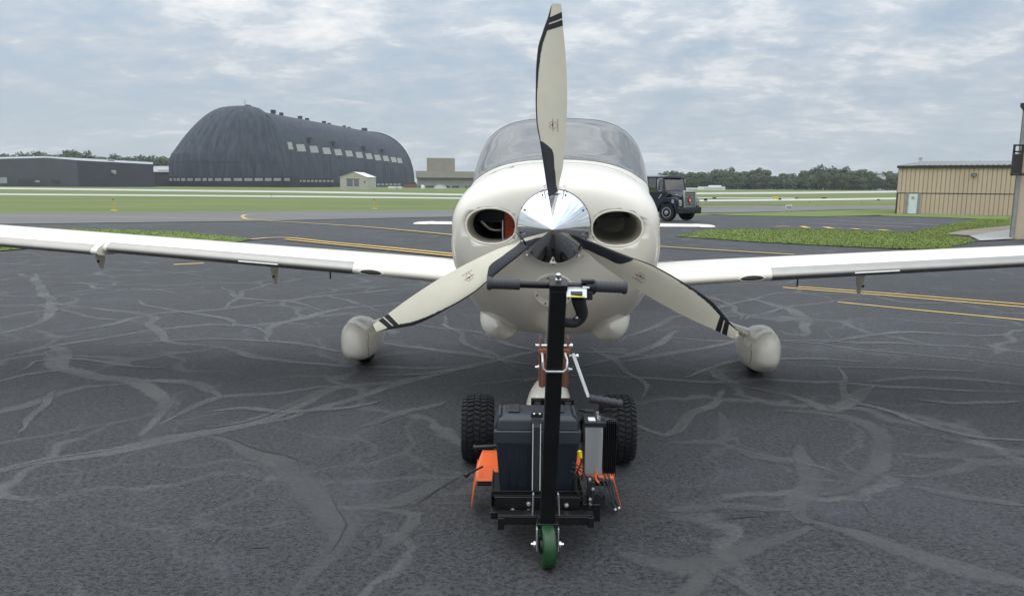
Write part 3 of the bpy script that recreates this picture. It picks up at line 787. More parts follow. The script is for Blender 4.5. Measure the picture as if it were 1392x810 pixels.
# glass and interior
obj('windscreen', patch(parts['windscreen']), 'windscreen_glass', plane, smooth=60)
for k in ('side_windowL', 'side_windowR', 'rear_windowL', 'rear_windowR'):
    obj('side_window' if k.startswith('side') else 'rear_window', patch(parts[k]), 'windscreen_glass', plane, smooth=60)
for ks in (1,):
    rim = []
    n = 60
    for i in range(n + 1):
        t = .275 + .45 * i / n; rim.append(sec(brk(t)[1], t))
    for i in range(n + 1):
        t = .725 - .45 * i / n; rim.append(sec(brk(t)[2], t))
    rim.append(rim[0]); obj('windscreen_seal', MB().tube(rim, .0022, 6, False), 'black_rubber', plane)
obj('glareshield', MB().grid(lambda u_, v_: (lambda y: Vector(((v_ - .5) * 2 * (smooth_tab(ST, y)[0] * .74), y, HZ + .22 + .10 * (1 - (2 * v_ - 1)**2) - .0 * u_)))(1.45 + .55 * u_), 6, 16)
    .grid(lambda u_, v_: Vector(((v_ - .5) * 2 * .53, 2.0, HZ + .35 - .4 * u_)), 3, 3), 'black_plastic', plane)
obj('cabin_floor', MB().box((0, 2.8, HZ - .38), (1.0, 2.6, .03)), 'seat_leather', plane)
for sx in (-1, 1):
    for yy in (2.55, 3.35):
        s_ = MB().box((sx * .27, yy, HZ - .12), (.44, .48, .14)); st = obj('seat', s_, 'seat_leather', plane, bevel=.03)
        obj('backrest', MB().box((sx * .27, yy + .28, HZ + .17), (.42, .12, .55), Matrix.Rotation(R(-12), 3, 'X')), 'seat_leather', st, bevel=.03)
        obj('headrest', MB().box((sx * .27, yy + .33, HZ + .48), (.22, .08, .13)), 'seat_leather', st, bevel=.025)
obj('cabin_bulkhead', MB().grid(lambda u_, v_: Vector(((v_ - .5) * .9, 4.0, HZ - .5 + .95 * u_)), 2, 2), 'seat_leather', plane)

# spinner
sp = []
R0 = .172
for i in range(33):
    s_ = i / 32; sp.append((R0 * max(0.004, (1 - .93 * s_ - .07 * s_ * s_))**.96 if s_ < 1 else .002, -.045 + .215 * s_))
spin = obj('spinner', MB().lathe([(R0 * .98, -.075), (R0, -.07), (R0, -.046)] + sp, (0, -.022, HZ), (0, -1, 0), 72), 'chrome', plane, smooth=70)
obj('spinner_backplate', MB().lathe([(.001, -.0), (R0 * .985, -.0), (R0 * .985, -.012), (.001, -.012)], (0, .050, HZ), (0, -1, 0), 48, False), 'black_metal', plane)
for k in range(9):
    a = R(90 + 20 + 40 * k); 
    q = Vector((R0 * math.cos(a) * 1.0, .005, HZ + R0 * math.sin(a) * 1.0)); nn = Vector((math.cos(a), -.1, math.sin(a)))
    obj('spinner_screw', MB().lathe([(.005, -.002), (.005, .002)], q, nn, 10), 'trim_brown', spin)
# blades
PXM = .983 / 304.5
BT = [(46, -8, 8), (58, -10.5, 7), (83, -14.5, 11.5), (118, -20.5, 14.5), (148, -26, 16), (178, -27.4, 16.3), (212, -27.3, 15), (244, -25.2, 12.5), (268, -18.5, 9.6), (288, -11.5, 7.6), (300, -8.2, 6.4), (304.5, -6.5, 5.6)]
BT = [(a * PXM, b * PXM, c * PXM) for a, b, c in BT]
def blade_pt(u_, r_, side=0, lift=0.0):
    """side -1 front face, +1 back face"""
    xl, xr = smooth_tab(BT, r_) if r_ > BT[0][0] else BT[0][1:]
    f = (r_ - BT[0][0]) / (BT[-1][0] - BT[0][0]); f = max(0, min(1, f))
    beta = R(44 - 30 * f**.75)
    wd = xr - xl; th = wd * (.22 - .17 * f) + .004
    prof = math.sqrt(max(0, u_)) * (1 - u_) * 2.0 + .02 * math.sin(math.pi * u_)
    x = xl + wd * u_; y = (u_ - .5) * wd * math.tan(beta) * .8 + side * (th * (.30 if side > 0 else .62) * prof + lift)
    return Vector((x, y, r_))
r0b, r1b = .10, .983
def le(s_): return s_ * s_            # denser near the leading edge
for bi, ang in enumerate((0, 120, 240)):
    Mb = Matrix.Translation((0, .005, HZ)) @ Matrix.Rotation(R(-ang), 4, 'Y')
    def tf(p): return Mb @ p
    nr, nc = 48, 12
    us = [le(i / nc) for i in range(nc + 1)]
    rings = []
    for i in range(nr + 1):
        r_ = r0b + (r1b - r0b) * i / nr
        rings.append([tf(blade_pt(u_, r_, -1)) for u_ in us] + [tf(blade_pt(u_, r_, 1)) for u_ in reversed(us[1:-1])])
    bl = obj('propeller_blade', MB().rings(rings, True), 'blade_paint', plane, smooth=50)
    # black de-ice boot over the root
    UB = [(.14, .97), (.15, .95), (.19, .78), (.27, .56), (.33, .53), (.353, .46), (.381, .16), (.386, .1)]
    def bb(r_): return interp(UB, r_)[0]
    ru = []
    for i in range(31):
        r_ = .12 + .266 * i / 30; e = bb(r_)
        ru.append([tf(blade_pt(e * (1 - le(1 - j / 10)) if False else e * (1 - j / 10), r_, -1, .0016)) for j in range(11)] + [tf(blade_pt(e * j / 10, r_, 1, .0016)) for j in range(1, 11)])
    obj('deice_boot', MB().rings(ru, False, closed=False), 'boot_rubber', bl, smooth=50)
    # worn black leading edge stripe
    ru = []; rn = random.Random(bi + 11)
    for i in range(301):
        r_ = .384 + (.975 - .384) * i / 300
        e = interp([(.38, .035), (.60, .045), (.68, .075), (.78, .13), (.86, .19), (.895, .20), (.94, .12), (.98, .05)], r_)[0]
        e += (rn.random() - .35) * (.045 if .62 < r_ < .88 else .012) * (1 if rn.random() < .6 else .3)
        e = max(.02, e)
        ru.append([tf(blade_pt(e * (1 - j / 5)**1.3, r_, -1, .0007)) for j in range(6)] + [tf(blade_pt(.03, r_, 1, .0007))])
    obj('leading_edge_stripe', MB().rings(ru, False, closed=False), 'decal_black', bl, smooth=0)
    # two slanted tip bands
    for (ra, rb) in ((.912, .938), (.880, .905)):
        def fn(i, j, ra=ra, rb=rb):
            u_ = .03 + .965 * j; sl_ = .030 * u_ + .0; return tf(blade_pt(u_, ra - .018 + sl_ + (rb - ra) * i, -1, .0011))
        obj('tip_band', MB().grid(fn, 3, 16), 'decal_black', bl)
    # maker's emblem: a little winged mark in an open circle and a word beside it, running along the blade
    er = .98 * (308 - 165.5) / 304.5 + .0
    def on(uc, rr_, lift=.0014): return tf(blade_pt(uc, rr_, -1, lift))
    em = MB()
    def bar(u0, q0, u1, q1, wd):
        a = on(u0, q0); b = on(u1, q1); d = (b - a).normalized(); n_ = d.cross(Vector((0, -1, 0))).normalized() * wd / 2
        em.add([a - n_, b - n_ * .3, b + n_ * .3, a + n_], [(0, 1, 2, 3)])
    bar(.54, er, .54, er + .030, .0036); bar(.54, er, .54, er - .030, .0036); bar(.56, er, .43, er, .0034); bar(.54, er + .006, .54, er - .006, .006)
    obj('emblem', em, 'decal_black', bl, smooth=0)
    rg = MB(); nseg = 26
    for k in range(nseg):
        if k % 13 in (5, 6, 12, 0): continue
        a0, a1 = 2 * math.pi * k / nseg, 2 * math.pi * (k + 1) / nseg
        q = [on(.54 + .125 * rr_ * math.cos(a), er + .0175 * rr_ * math.sin(a), .0012) for rr_, a in ((1, a0), (1, a1), (.90, a1), (.90, a0))]
        rg.add(q, [(0, 1, 2, 3)])
    obj('emblem_circle', rg, 'red_paint', bl, smooth=0)
    tcv = bpy.data.curves.new('txt', 'FONT'); tcv.body = 'CIRRUS'; tcv.size = .013; tcv.align_x = 'CENTER'; tcv.space_character = 1.35
    to = bpy.data.objects.new('txt', tcv); col.objects.link(to); bpy.context.view_layer.update()
    tm = bpy.data.meshes.new_from_object(to.evaluated_get(bpy.context.evaluated_depsgraph_get())); bpy.data.objects.remove(to)
    c0 = on(.73, er, .0014); dr = (on(.73, er + .02) - on(.73, er - .02)).normalized(); dc = (on(.70, er) - on(.78, er)).normalized()
    for v in tm.vertices: v.co = c0 + dr * v.co.x * 1.0 + dc * v.co.y * .85
    tm.materials.append(MATS['decal_black']); lo = bpy.data.objects.new('lettering', tm); col.objects.link(lo); lo.parent = bl
    # polished cuff where the blade leaves the spinner and the thin boot clamp strip
    cf = MB(); rr = []
    for i in range(5):
        r_ = .135 + .05 * i / 4; k = (1, 1.05, .9, .7, .4)[i]
        rr.append([tf(Vector((.052 * math.cos(2 * math.pi * j / 20), .058 * math.sin(2 * math.pi * j / 20) + .015, .125 + .018 * i / 4 * 2 * k))) for j in range(20)])
    obj('blade_socket', MB().rings([[tf(Vector((.050 * s_ * math.cos(2 * math.pi * j / 24), .034 * s_ * math.sin(2 * math.pi * j / 24) + .012, h))) for j in range(24)] for s_, h in ((.85, .11), (.85, .150), (.8, .154))], True), 'black_metal', bl)
    for sx in (-1, 1):
        obj('clamp_strip', MB().tube([tf(Vector((sx * .050, -.02, .168))), tf(Vector((sx * .052, .02, .186))), tf(Vector((sx * .044, .045, .19)))], .0045, 8), 'steel', bl)

# ------------------------------------------------------------------ wings
def foil(u_, up):      # u 0 LE .. 1 TE ; returns (y fraction, z fraction)
    t = .138; yt = 5 * t * (.2969 * math.sqrt(u_) - .126 * u_ - .3516 * u_**2 + .2843 * u_**3 - .1036 * u_**4)
    cam_ = .022 * math.sin(math.pi * u_**.8)
    return (cam_ + yt) if up else (cam_ - yt * .85)
CUFF = 3.42
LEy, LEz = 1.82, HZ - .50
def wing_pt(x, s_, lift=0.0, cuff=False):
    """s -1 (lower TE) .. 0 (LE) .. 1 (upper TE)"""
    ax = abs(x); f = (ax - .5) / 5.3
    ch = 1.27 - .50 * f; le_y = LEy + .10 * f; z0 = LEz + math.tan(R(3.85)) * (ax - .5); inc = R(2.0 - 1.5 * f)
    if ax < 1.3: # root fairing
        k = (1.3 - ax) / .8; le_y -= .10 * k * k
    u_ = s_ * s_; up = s_ > 0
    y = u_ * ch; z = foil(u_, up) * ch
    if s_ == 0: z = 0
    if cuff: 
        k = max(0, 1 - u_ / .35); y -= .075 * k; z -= .022 * k
    nz = 1 if up else -1
    y2 = y * math.cos(inc) + z * math.sin(inc); z2 = -y * math.sin(inc) + z * math.cos(inc)
    if lift:
        e = .01; a = s_ - e; b = s_ + e
        def raw(q):
            uu = q * q; return Vector((0, uu * ch, foil(uu, q > 0) * ch))
        d = raw(b) - raw(a); n_ = Vector((0, -d.z, d.y)).normalized() if d.length > 0 else Vector((0, -1, 0))
        y2 += n_.y * lift; z2 += n_.z * lift
    return Vector((x, le_y + y2, z0 + z2))
SS = [-1, -.93, -.85, -.75, -.65, -.55, -.45, -.37, -.3, -.24, -.18, -.12, -.06, 0, .06, .12, .18, .24, .3, .37, .45, .55, .65, .75, .85, .93, 1]
for side in (-1, 1):
    xs = [.35, .5, .7, .9, 1.1, 1.3, 1.7, 2.2, 2.8, CUFF]
    wg = obj('wing', MB().rings([[wing_pt(side * x, s_) for s_ in SS[:-1]] for x in xs], True), 'aircraft_paint', plane, smooth=50)
    xs = [CUFF, CUFF + .02, 3.9, 4.4, 4.9, 5.3, 5.55, 5.7, 5.8]
    rr = []
    for i, x in enumerate(xs):
        ring = [wing_pt(side * x, s_, cuff=True) for s_ in SS[:-1]]
        if x > 5.5:
            k = 1 - ((x - 5.5) / .3)**2 * .75; cc = sum(ring, Vector()) / len(ring); ring = [Vector((p.x, cc.y + (p.y - cc.y) * (k * .5 + .5), cc.z + (p.z - cc.z) * k)) for p in ring]
        rr.append(ring)
    obj('outer_wing', MB().rings(rr, True), 'aircraft_paint', plane, smooth=50)
    for (xa, xb, cf, nme) in ((1.50, CUFF - .03, False, 'leading_edge_panel'), (CUFF + .05, 5.35, True, 'leading_edge_panel')):
        mb = MB().grid(lambda i, j: wing_pt(side * (xa + (xb - xa) * i), -.20 + .43 * j, .0025, cf), 24, 18)
        obj(nme, mb, 'wing_metal', plane, smooth=60)
    # white stall strip on the leading edge
    xa = 2.06; mb = MB()
    mb.tube([wing_pt(side * xa, -.02, .004), wing_pt(side * (xa + .30), -.02, .004)], .006, 4)
    obj('stall_strip', mb, 'white_paint', plane)
    # oval air inlet at the root end of the leading edge
    def ovp(a, k, lf): return wing_pt(side * (1.36 - .0 + .088 * k * math.cos(a)), -.03 + .085 * k * math.sin(a), lf)
    mb = MB().rings([[ovp(2 * math.pi * j / 28, k, lf) for j in range(28)] for k, lf in ((1.10, .001), (1.05, .006), (.97, .006), (.88, .0015))], False)
    ib = obj('wing_inlet', mb, 'aircraft_paint', plane, smooth=70)
    mb = MB().rings([[ovp(2 * math.pi * j / 28, k, lf) for j in range(28)] for k, lf in ((.90, .0022), (.5, .0026), (.02, .0026))], False)
    obj('inlet_mouth', mb, 'dark_inside', ib, smooth=70)
    # hinge fairings under the wing
    for x in (2.28, 3.72):
        p0 = wing_pt(side * x, -.62); mb = MB(); hh = .20
        prof = [((-.05, 0), (.14, 0), .026), ((-.02, -.5), (.11, -.5), .021), ((.03, -1), (.07, -1), .010)]
        rr = []
        for (ya, za), (yb, zb_), wd in prof:
            ym, yr = (ya + yb) / 2, (yb - ya) / 2
            rr.append([Vector((p0.x + wd * math.cos(2 * math.pi * j / 16), p0.y + ym + yr * math.sin(2 * math.pi * j / 16), p0.z + .02 + za * hh)) for j in range(16)])
        hf = obj('hinge_fairing', mb.rings(rr, True), 'aircraft_paint', plane, smooth=60)
        obj('hinge_bolt', MB().sphere((p0.x + .008, p0.y - .0, p0.z - .115), .011, 10, 6), 'trim_brown', hf)
    p0 = wing_pt(side * 1.78, -.55)
    obj('tie_down_ring', MB().cyl(p0, p0 - Vector((0, 0, .075)), .006, 8), 'black_metal', plane)
    # flap gap line on the upper surface and root walk strip
    obj('walkway', MB().grid(lambda i, j: wing_pt(side * (.60 + .28 * i), .62 + .30 * j, .002), 8, 8), 'duct_grey', plane)
    # nav light fence near the tip
    # main gear: leg and wheel fairing
    px, pyt, pyb = (482, 434, 493) if side < 0 else (1041, 447, 510)
    wy = 2.62
    c = L(px, (pyt + pyb) / 2, wy - .30); hw = .155
    zt = L(px, pyt, wy - .25).z; zb = L(px, pyb, wy - .3).z
    zb = max(zb, .045); zt = min(zt, .47)
    rr = []; nn_ = 30
    PS = [(-.40, .012, .225, .26), (-.393, .040, .18, .305), (-.37, .068, .13, .35), (-.32, .096, .095, .395), (-.24, .118, zb + .01, zt - .025), (-.10, .131, zb, zt), (0.04, .128, zb, zt - .02), (.18, .108, zb + .03, zt - .07), (.36, .085, .13, zt - .13), (.55, .04, .19, zt - .19), (.66, .006, .23, .25)]
    for i in range(29):
        yy = -.40 + 1.06 * (i / 28)**1.3; w_, a_, b_ = smooth_tab(PS, yy); zc_ = (a_ + b_) / 2; hz = (b_ - a_) / 2
        ring = []
        for j in range(nn_):
            th = 2 * math.pi * j / nn_; ex = 2.6
            xx = w_ * math.copysign(abs(math.cos(th))**(2 / ex), math.cos(th)); z_ = hz * math.copysign(abs(math.sin(th))**(2 / (2.2 if math.sin(th) > 0 else 2.9)), math.sin(th))
            # inboard shoulder drawn up towards the leg
            inb = max(0, -side * xx / w_); xx *= 1 + .10 * (1 if z_ < 0 else 1 - .25 * inb)
            ring.append(Vector((c.x + xx, wy + yy, zc_ + z_ - .045 * inb * max(0, z_ / hz))))
        rr.append(ring)
    pant = obj('wheel_fairing', MB().rings(rr, True), 'aircraft_paint', plane, smooth=60)
    mb = MB().tube([Vector((c.x - side * .112, wy - .30 + .012 * math.sin(k), zb + .05 + (zt - zb) * .55 * k / 9)) + Vector((0, -.0, 0)) for k in range(10)], .0015, 5)
    obj('fairing_seam', mb, 'trim_brown', pant)
    obj('wheel', MB().lathe([(.06, -.06), (.15, -.062), (.165, -.045), (.170, 0), (.165, .045), (.15, .062), (.06, .06)], (c.x, wy, .170), (1, 0, 0), 32), 'tyre_rubber', plane)
    top = Vector((side * .80, wy - .35, HZ - .52)); bot = Vector((c.x - side * .10, wy - .02, .33))
    leg = MB(); rr = []
    for i in range(13):
        s_ = i / 12; p = top.lerp(bot, s_) - Vector((0, 0, .03 * math.sin(math.pi * s_))); ch = .20 - .08 * math.sin(math.pi * min(1, s_ * 1.2) * .5)
        ch += .14 * max(0, 1 - s_ * 5) + .08 * max(0, (s_ - .8) * 5); tk = .022 + .05 * max(0, 1 - s_ * 5) + .03 * max(0, (s_ - .8) * 5)
        nrm_ = Vector((side * .85, 0, .5)).normalized()
        rr.append([p + Vector((0, ch * .5 * math.cos(2 * math.pi * j / 18), 0)) + nrm_ * tk * math.sin(2 * math.pi * j / 18) for j in range(18)])
    obj('landing_gear_leg', leg.rings(rr, True), 'aircraft_paint', plane, smooth=60)
    tr = MB().tube([top + Vector((0, -.06, 0)), bot + Vector((0, -.07, 0))], .004, 6)
# belly fairing between the wings
rr = []
for i in range(13):
    y = 1.5 + 2.2 * i / 12; k = math.sin(math.pi * (i + .3) / 12.6)**.5
    rr.append([Vector((.62 * k * math.cos(2 * math.pi * j / 28), y, HZ - .56 + .15 * k * math.sin(2 * math.pi * j / 28))) for j in range(28)])
obj('belly_fairing', MB().rings(rr, True), 'aircraft_paint', plane, smooth=60)
# tail
ts_z = L(600, 303, 6.45).z
for side in (-1, 1):
    xt = L(564, 302, 6.45).x if side < 0 else L(970, 308, 6.45).x
    rr = []
    for x, ch, th, y0 in ((.04, .80, .10, 6.15), (abs(xt) - .22, .55, .045, 6.33), (abs(xt) - .20, .62, .062, 6.25), (abs(xt), .52, .03, 6.33)):
        rr.append([Vector((side * x, y0 + ch * (.5 - .5 * math.cos(2 * math.pi * j / 24)), ts_z - .01 + th * .5 * math.sin(2 * math.pi * j / 24) * (1 - .4 * (.5 - .5 * math.cos(2 * math.pi * j / 24))))) for j in range(24)])
    obj('tailplane', MB().rings(rr, True), 'aircraft_paint', plane, smooth=60)
rr = []
for z, ch, th, y0 in ((HZ, 1.15, .09, 5.75), (HZ + .5, .85, .07, 6.15), (HZ + 1.0, .62, .045, 6.5)):
    rr.append([Vector((th * .5 * math.sin(2 * math.pi * j / 24), y0 + ch * (.5 - .5 * math.cos(2 * math.pi * j / 24)), z)) for j in range(24)])
obj('tail_fin', MB().rings(rr, True), 'aircraft_paint', plane, smooth=60)
# nose gear
nw = L(746, 560, .66); nx = nw.x
ntop = L(746, 515, .66).z
rr = []
for i in range(20):
    s_ = i / 19; yy = .66 - .34 + .95 * s_; k = (math.sin(math.pi * s_**.6))**.7 if 0 < s_ < 1 else .03
    zc_ = .24 + .01 * s_; up = max(.05, ntop - zc_); rr.append([Vector((nx + .13 * k * math.cos(2 * math.pi * j / 24), yy, zc_ + (up if math.sin(2 * math.pi * j / 24) > 0 else .17) * k * math.sin(2 * math.pi * j / 24))) for j in range(24)])
obj('nose_wheel_fairing', MB().rings(rr, True), 'aircraft_paint', plane, smooth=60)
obj('wheel', MB().lathe([(.05, -.05), (.15, -.052), (.165, -.035), (.17, 0), (.165, .035), (.15, .052), (.05, .05)], (nx, .70, .172), (1, 0, 0), 28), 'tyre_rubber', plane)
obj('nose_gear_strut', MB().tube([(nx, .95, HZ - .6), (nx, .90, .62), (nx, .82, .36)], [.04, .035, .045], 14), 'aircraft_paint', plane)
# ================================================================== AIRCRAFT TUG
TO = Vector((.14, 3.0, 0))
tug = thing('aircraft_tug', 'black battery powered aircraft tug with orange fenders and a green caster wheel under the nose', 'tug', TO)
def T(name, mb, m, parent=None, smooth=35, bevel=0, **k): return obj(name, mb, m, parent or tug, smooth, bevel, org=TO, **k)
# mast
m0 = P(743.5, 712, 2.80); m1 = P(758.5, 391, 2.52)
mast = T('mast', MB().sqtube([m0, m1], .058), 'black_metal', bevel=.004)
md_ = (m1 - m0).normalized()
T('mast_cap', MB().sqtube([m1, m1 + md_ * .022], .062), 'black_metal', mast, bevel=.003)
ft = m1 + md_ * .022
T('fitting', MB().lathe([(.011, 0), (.011, .010), (.007, .012), (.007, .02), (.0095, .021), (.0095, .028), (.005, .032)], ft, md_, 12), 'steel', mast)
# handlebar
HY = 2.55
a = P(662, 385, HY); b = P(852, 391, HY)
hb = T('handlebar', MB().cyl(a.lerp(b, .06), a.lerp(b, .96), .0125, 16), 'black_metal')
def grip(p, q, n=1):
    d = (q - p).normalized(); Lg = (q - p).length
    prof = [(.020, 0), (.0235, .004), (.0235, .012), (.0195, .018)]
    for i in range(20): prof.append((.0195 + .0006 * math.sin(i * 1.7), .02 + (Lg - .04) * i / 19))
    prof += [(.020, Lg - .012), (.0205, Lg - .006), (.0185, Lg)]
    return MB().lathe(prof, p, d, 24)
T('grip', grip(a, P(707, 386.5, HY)), 'grip_grey', hb)
T('grip', grip(b, P(803, 389.3, HY)), 'grip_grey', hb)
c = P(803, 390, HY); dx = (b - a).normalized()
T('throttle_collar', MB().lathe([(.014, -.02), (.026, -.018), (.027, .012), (.022, .018)], c, dx, 24).box(c + Vector((-.012, -.012, .022)), (.045, .03, .012)).box(c + Vector((-.01, -.01, -.028)), (.03, .03, .03)), 'black_plastic', hb, bevel=.003)
# switch box
q = [P(770, 393, 2.50), P(798, 393, 2.50), P(798, 405, 2.47), P(770, 404, 2.47)]
ctr = sum(q, Vector()) / 4
sb = T('switch_box', MB().hexa([v + Vector((0, .04, .003)) for v in q], q), 'aluminium', bevel=.0015)
pc = lambda u_, v_: q[0].lerp(q[1], u_).lerp(q[3].lerp(q[2], u_), v_)
T('rocker_switch', MB().hexa([pc(.2, .25), pc(.78, .25), pc(.78, .68), pc(.2, .68)], [pc(.22, .3) + Vector((0, -.007, 0)), pc(.76, .3) + Vector((0, -.010, .002)), pc(.76, .62) + Vector((0, -.010, 0)), pc(.22, .62) + Vector((0, -.004, 0))]), 'black_plastic', sb, bevel=.001)
T('warning_strip', MB().hexa([pc(.1, .78), pc(.9, .78), pc(.9, .93), pc(.1, .93)], [pc(.1, .78) + Vector((0, -.0015, 0)), pc(.9, .78) + Vector((0, -.0015, 0)), pc(.9, .93) + Vector((0, -.0015, 0)), pc(.1, .93) + Vector((0, -.0015, 0))]), 'yellow_plastic', sb, smooth=0)
T('small_toggle', MB().cyl(P(792, 391, 2.51), P(801, 391.5, 2.51), .005, 8), 'steel', sb)
# conduit from the switch box curling back to the mast
cp = [(786, 404, 2.51), (788, 414, 2.53), (791, 424, 2.55), (789, 432, 2.56), (782, 438, 2.56), (773, 438.5, 2.56), (764, 437, 2.56)]
pts = [P(*x) for x in cp]; fine = []
for i in range(len(pts) - 1):
    p0, p1, p2, p3 = pts[max(0, i - 1)], pts[i], pts[i + 1], pts[min(len(pts) - 1, i + 2)]
    for k in range(8):
        t = k / 8; fine.append(.5 * ((2 * p1) + (p2 - p0) * t + (2 * p0 - 5 * p1 + 4 * p2 - p3) * t * t + (3 * p1 - p0 - 3 * p2 + p3) * t**3))
fine.append(pts[-1])
T('conduit_hose', MB().tube(fine, [(.024 if i < 6 else .023 - .006 * min(1, (i - 6) / 30)) + (.0014 if i % 2 else 0) for i in range(len(fine))], 16), 'black_rubber', smooth=60)
T('hose_clamp', MB().cyl(P(783, 431, 2.53), P(785, 433, 2.53), .005, 8), 'steel')
# U bolt round the mast and the second one low down
def mp_at(py, Y): return P(743.5 + (758.5 - 743.5) * (712 - py) / (712 - 391), py, Y)
def ubolt(py, w_, hh, yoff, name='u_bolt'):
    Ym = 2.80 + (2.52 - 2.80) * (712 - py) / (712 - 391); c = mp_at(py, Ym); s_ = w_ / 2; r_ = .012
    yb = .03 + yoff
    pts = [c + Vector((-s_, .045, hh * .9)), c + Vector((-s_, -yb + .02, hh * .85)), c + Vector((-s_, -yb, hh * .7)), c + Vector((-s_, -yb, r_)), c + Vector((-s_ + r_, -yb, 0)), c + Vector((s_ - r_, -yb, 0)), c + Vector((s_, -yb, r_)), c + Vector((s_, -yb, hh * .7)), c + Vector((s_, -yb + .02, hh * .85)), c + Vector((s_, .045, hh * .9))]
    T(name, MB().tube(pts, .0048, 8), 'zinc', mast, smooth=60)
ubolt(501, .086, .050, .014)
for sx in (-1, 1):
    p = P(742 + sx * 17, 672, 2.80); p2 = P(742 + sx * 18, 700, 2.80)
    T('u_bolt', MB().tube([p + Vector((0, .015, 0)), p, p2], .0036, 8), 'zinc', mast)
# brown hoist bracket behind the mast
BY = 3.25
x0 = P(733, 500, BY).x; x1 = P(773, 500, BY).x; zt = P(750, 474, BY).z; zb = P(750, 526, BY).z; xm = (x0 + x1) / 2
br = T('lift_bracket', MB().box(((x0 + x1) / 2, BY + .05, (zt + zb) / 2), (x1 - x0, .10, zt - zb)), 'primer_brown', bevel=.003)
ztt = P(733, 462, BY).z
for x in (x0 + .004, x1 - .004):
    T('lug_plate', MB().box((x, BY + .03, (zt + ztt) / 2 - .03), (.008, .06, ztt - zt + .08)), 'primer_brown', br, bevel=.002)
T('bracket_rim', MB().box(((x0 + x1) / 2, BY - .004, zt - .012), (x1 - x0 + .012, .014, .022)).box((x0 + .014, BY - .006, (zt + zb) / 2), (.012, .012, zt - zb)).box((x1 - .014, BY - .006, (zt + zb) / 2), (.012, .012, zt - zb)), 'primer_brown', br, bevel=.002)
zp = P(733, 471, BY).z
T('cross_pin', MB().cyl((x0 - .016, BY + .02, zp), (x1 + .018, BY + .02, zp), .008, 12).lathe([(.012, 0), (.012, .008)], (x1 + .008, BY + .02, zp), (1, 0, 0), 6).lathe([(.010, 0), (.006, .012)], (x0 - .018, BY + .02, zp), (1, 0, 0), 6), 'zinc', br)
for py, sx in ((500, -1), (503, 1)):
    zz_ = P(733, py, BY).z; xx = x0 if sx < 0 else x1
    T('bolt', MB().lathe([(.010, 0), (.010, .007), (.006, .008), (.006, .018)], (xx, BY + .015, zz_), (sx, 0, 0), 6), 'zinc', br)
# silver lever with rubber grip
l0 = P(780, 484, BY); l1 = P(800, 540, BY - .05)
T('pivot_bolt', MB().cyl((x1 - .01, BY + .01, l0.z), (l0.x + .022, BY, l0.z), .006, 10).lathe([(.011, 0), (.011, .007)], (l0.x + .012, BY, l0.z), (1, 0, 0), 6), 'zinc', br)
dv = (l1 - l0).normalized(); sd_ = Vector((.0, 0, 1)).cross(dv).normalized()
lv = T('brake_lever', MB().tube([l0 - dv * .012, l1], .011, 4, True, (1, .45), .5), 'zinc', bevel=.002)
g0 = P(801, 541, BY - .05); g1 = P(846, 549, BY - .05); Lg = (g1 - g0).length
T('lever_grip', MB().lathe([(.014, 0), (.019, .004)] + [(.0185 + .0016 * math.sin(i * 1.3), .008 + (Lg - .016) * i / 21) for i in range(22)] + [(.019, Lg - .006), (.015, Lg)], g0, g1 - g0, 20), 'grip_grey', lv)
# battery box
bz0 = .20; by = 3.0
def fx(px, py, Y): return P(px, py, Y).x
xa, xb = fx(676, 640, by), fx(784, 640, by); xc = (xa + xb) / 2; bw = xb - xa
zc1 = P(730, 601, by).z
case = MB()
case.hexa([(xa + .012, by, bz0), (xb - .012, by, bz0), (xb - .012, by + .19, bz0), (xa + .012, by + .19, bz0)], [(xa - .006, by - .006, zc1), (xb + .006, by - .006, zc1), (xb + .006, by + .196, zc1), (xa - .006, by + .196, zc1)])
bat = T('battery_box', case, 'battery_case', bevel=.008)
zl1 = P(730, 586, by - .012).z; zl2 = P(730, 571, by).z; zl3 = P(730, 551, by + .16).z
zl3 = max(zl3, zl2 + .01)
def rect(x_, y_, e, z): return [(x_[0] - e, y_[0] - e, z), (x_[1] + e, y_[0] - e, z), (x_[1] + e, y_[1] + e, z), (x_[0] - e, y_[1] + e, z)]
lid = MB(); X = (xa, xb); Yr = (by, by + .19)
lid.hexa(rect(X, Yr, .012, zc1 - .004), rect(X, Yr, .015, zl1))
T('lid_band', lid, 'battery_lid', bat, bevel=.005)
lid = MB(); lid.rings([[Vector(p) for p in rect(X, Yr, .004, zl1 - .002)], [Vector(p) for p in rect(X, Yr, -.004, zl2)], [Vector(p) for p in rect(X, Yr, -.022, (zl2 + zl3) / 2 + .006)], [Vector(p) for p in rect(X, Yr, -.035, zl3 + .004)]], True)
ld = T('lid', lid, 'battery_lid', bat, bevel=.006)
for sx in (-1, 1):
    ex = xa - .014 if sx < 0 else xb + .014
    w_ = MB(); pr = [(ex + sx * .004, by + .02, zl1 - .005), (ex - sx * .02, by + .02, zl2 + .02), (ex - sx * .03, by + .02, zl2 + .022), (ex - sx * .03, by + .02, zl1 - .005)]
    w_.prism(pr, (0, .14, 0)); T('lid_end_flap', w_, 'battery_lid', bat, bevel=.005)
for rx, rw in ((-.10, .05), (.08, .07)): T('lid_rib', MB().box((xc + rx, by + .09, zl3 + .009), (rw, .10, .008)), 'battery_lid', bat, bevel=.003)
# ribs moulded in the case
rb = MB()
for k in range(3): rb.box((xa + .05 + .0 * k + k * .036, by - .003, (bz0 + zc1) / 2 - .01), (.006, .006, (zc1 - bz0) * .75))
T('case_rib', rb, 'battery_case', bat, bevel=.002)
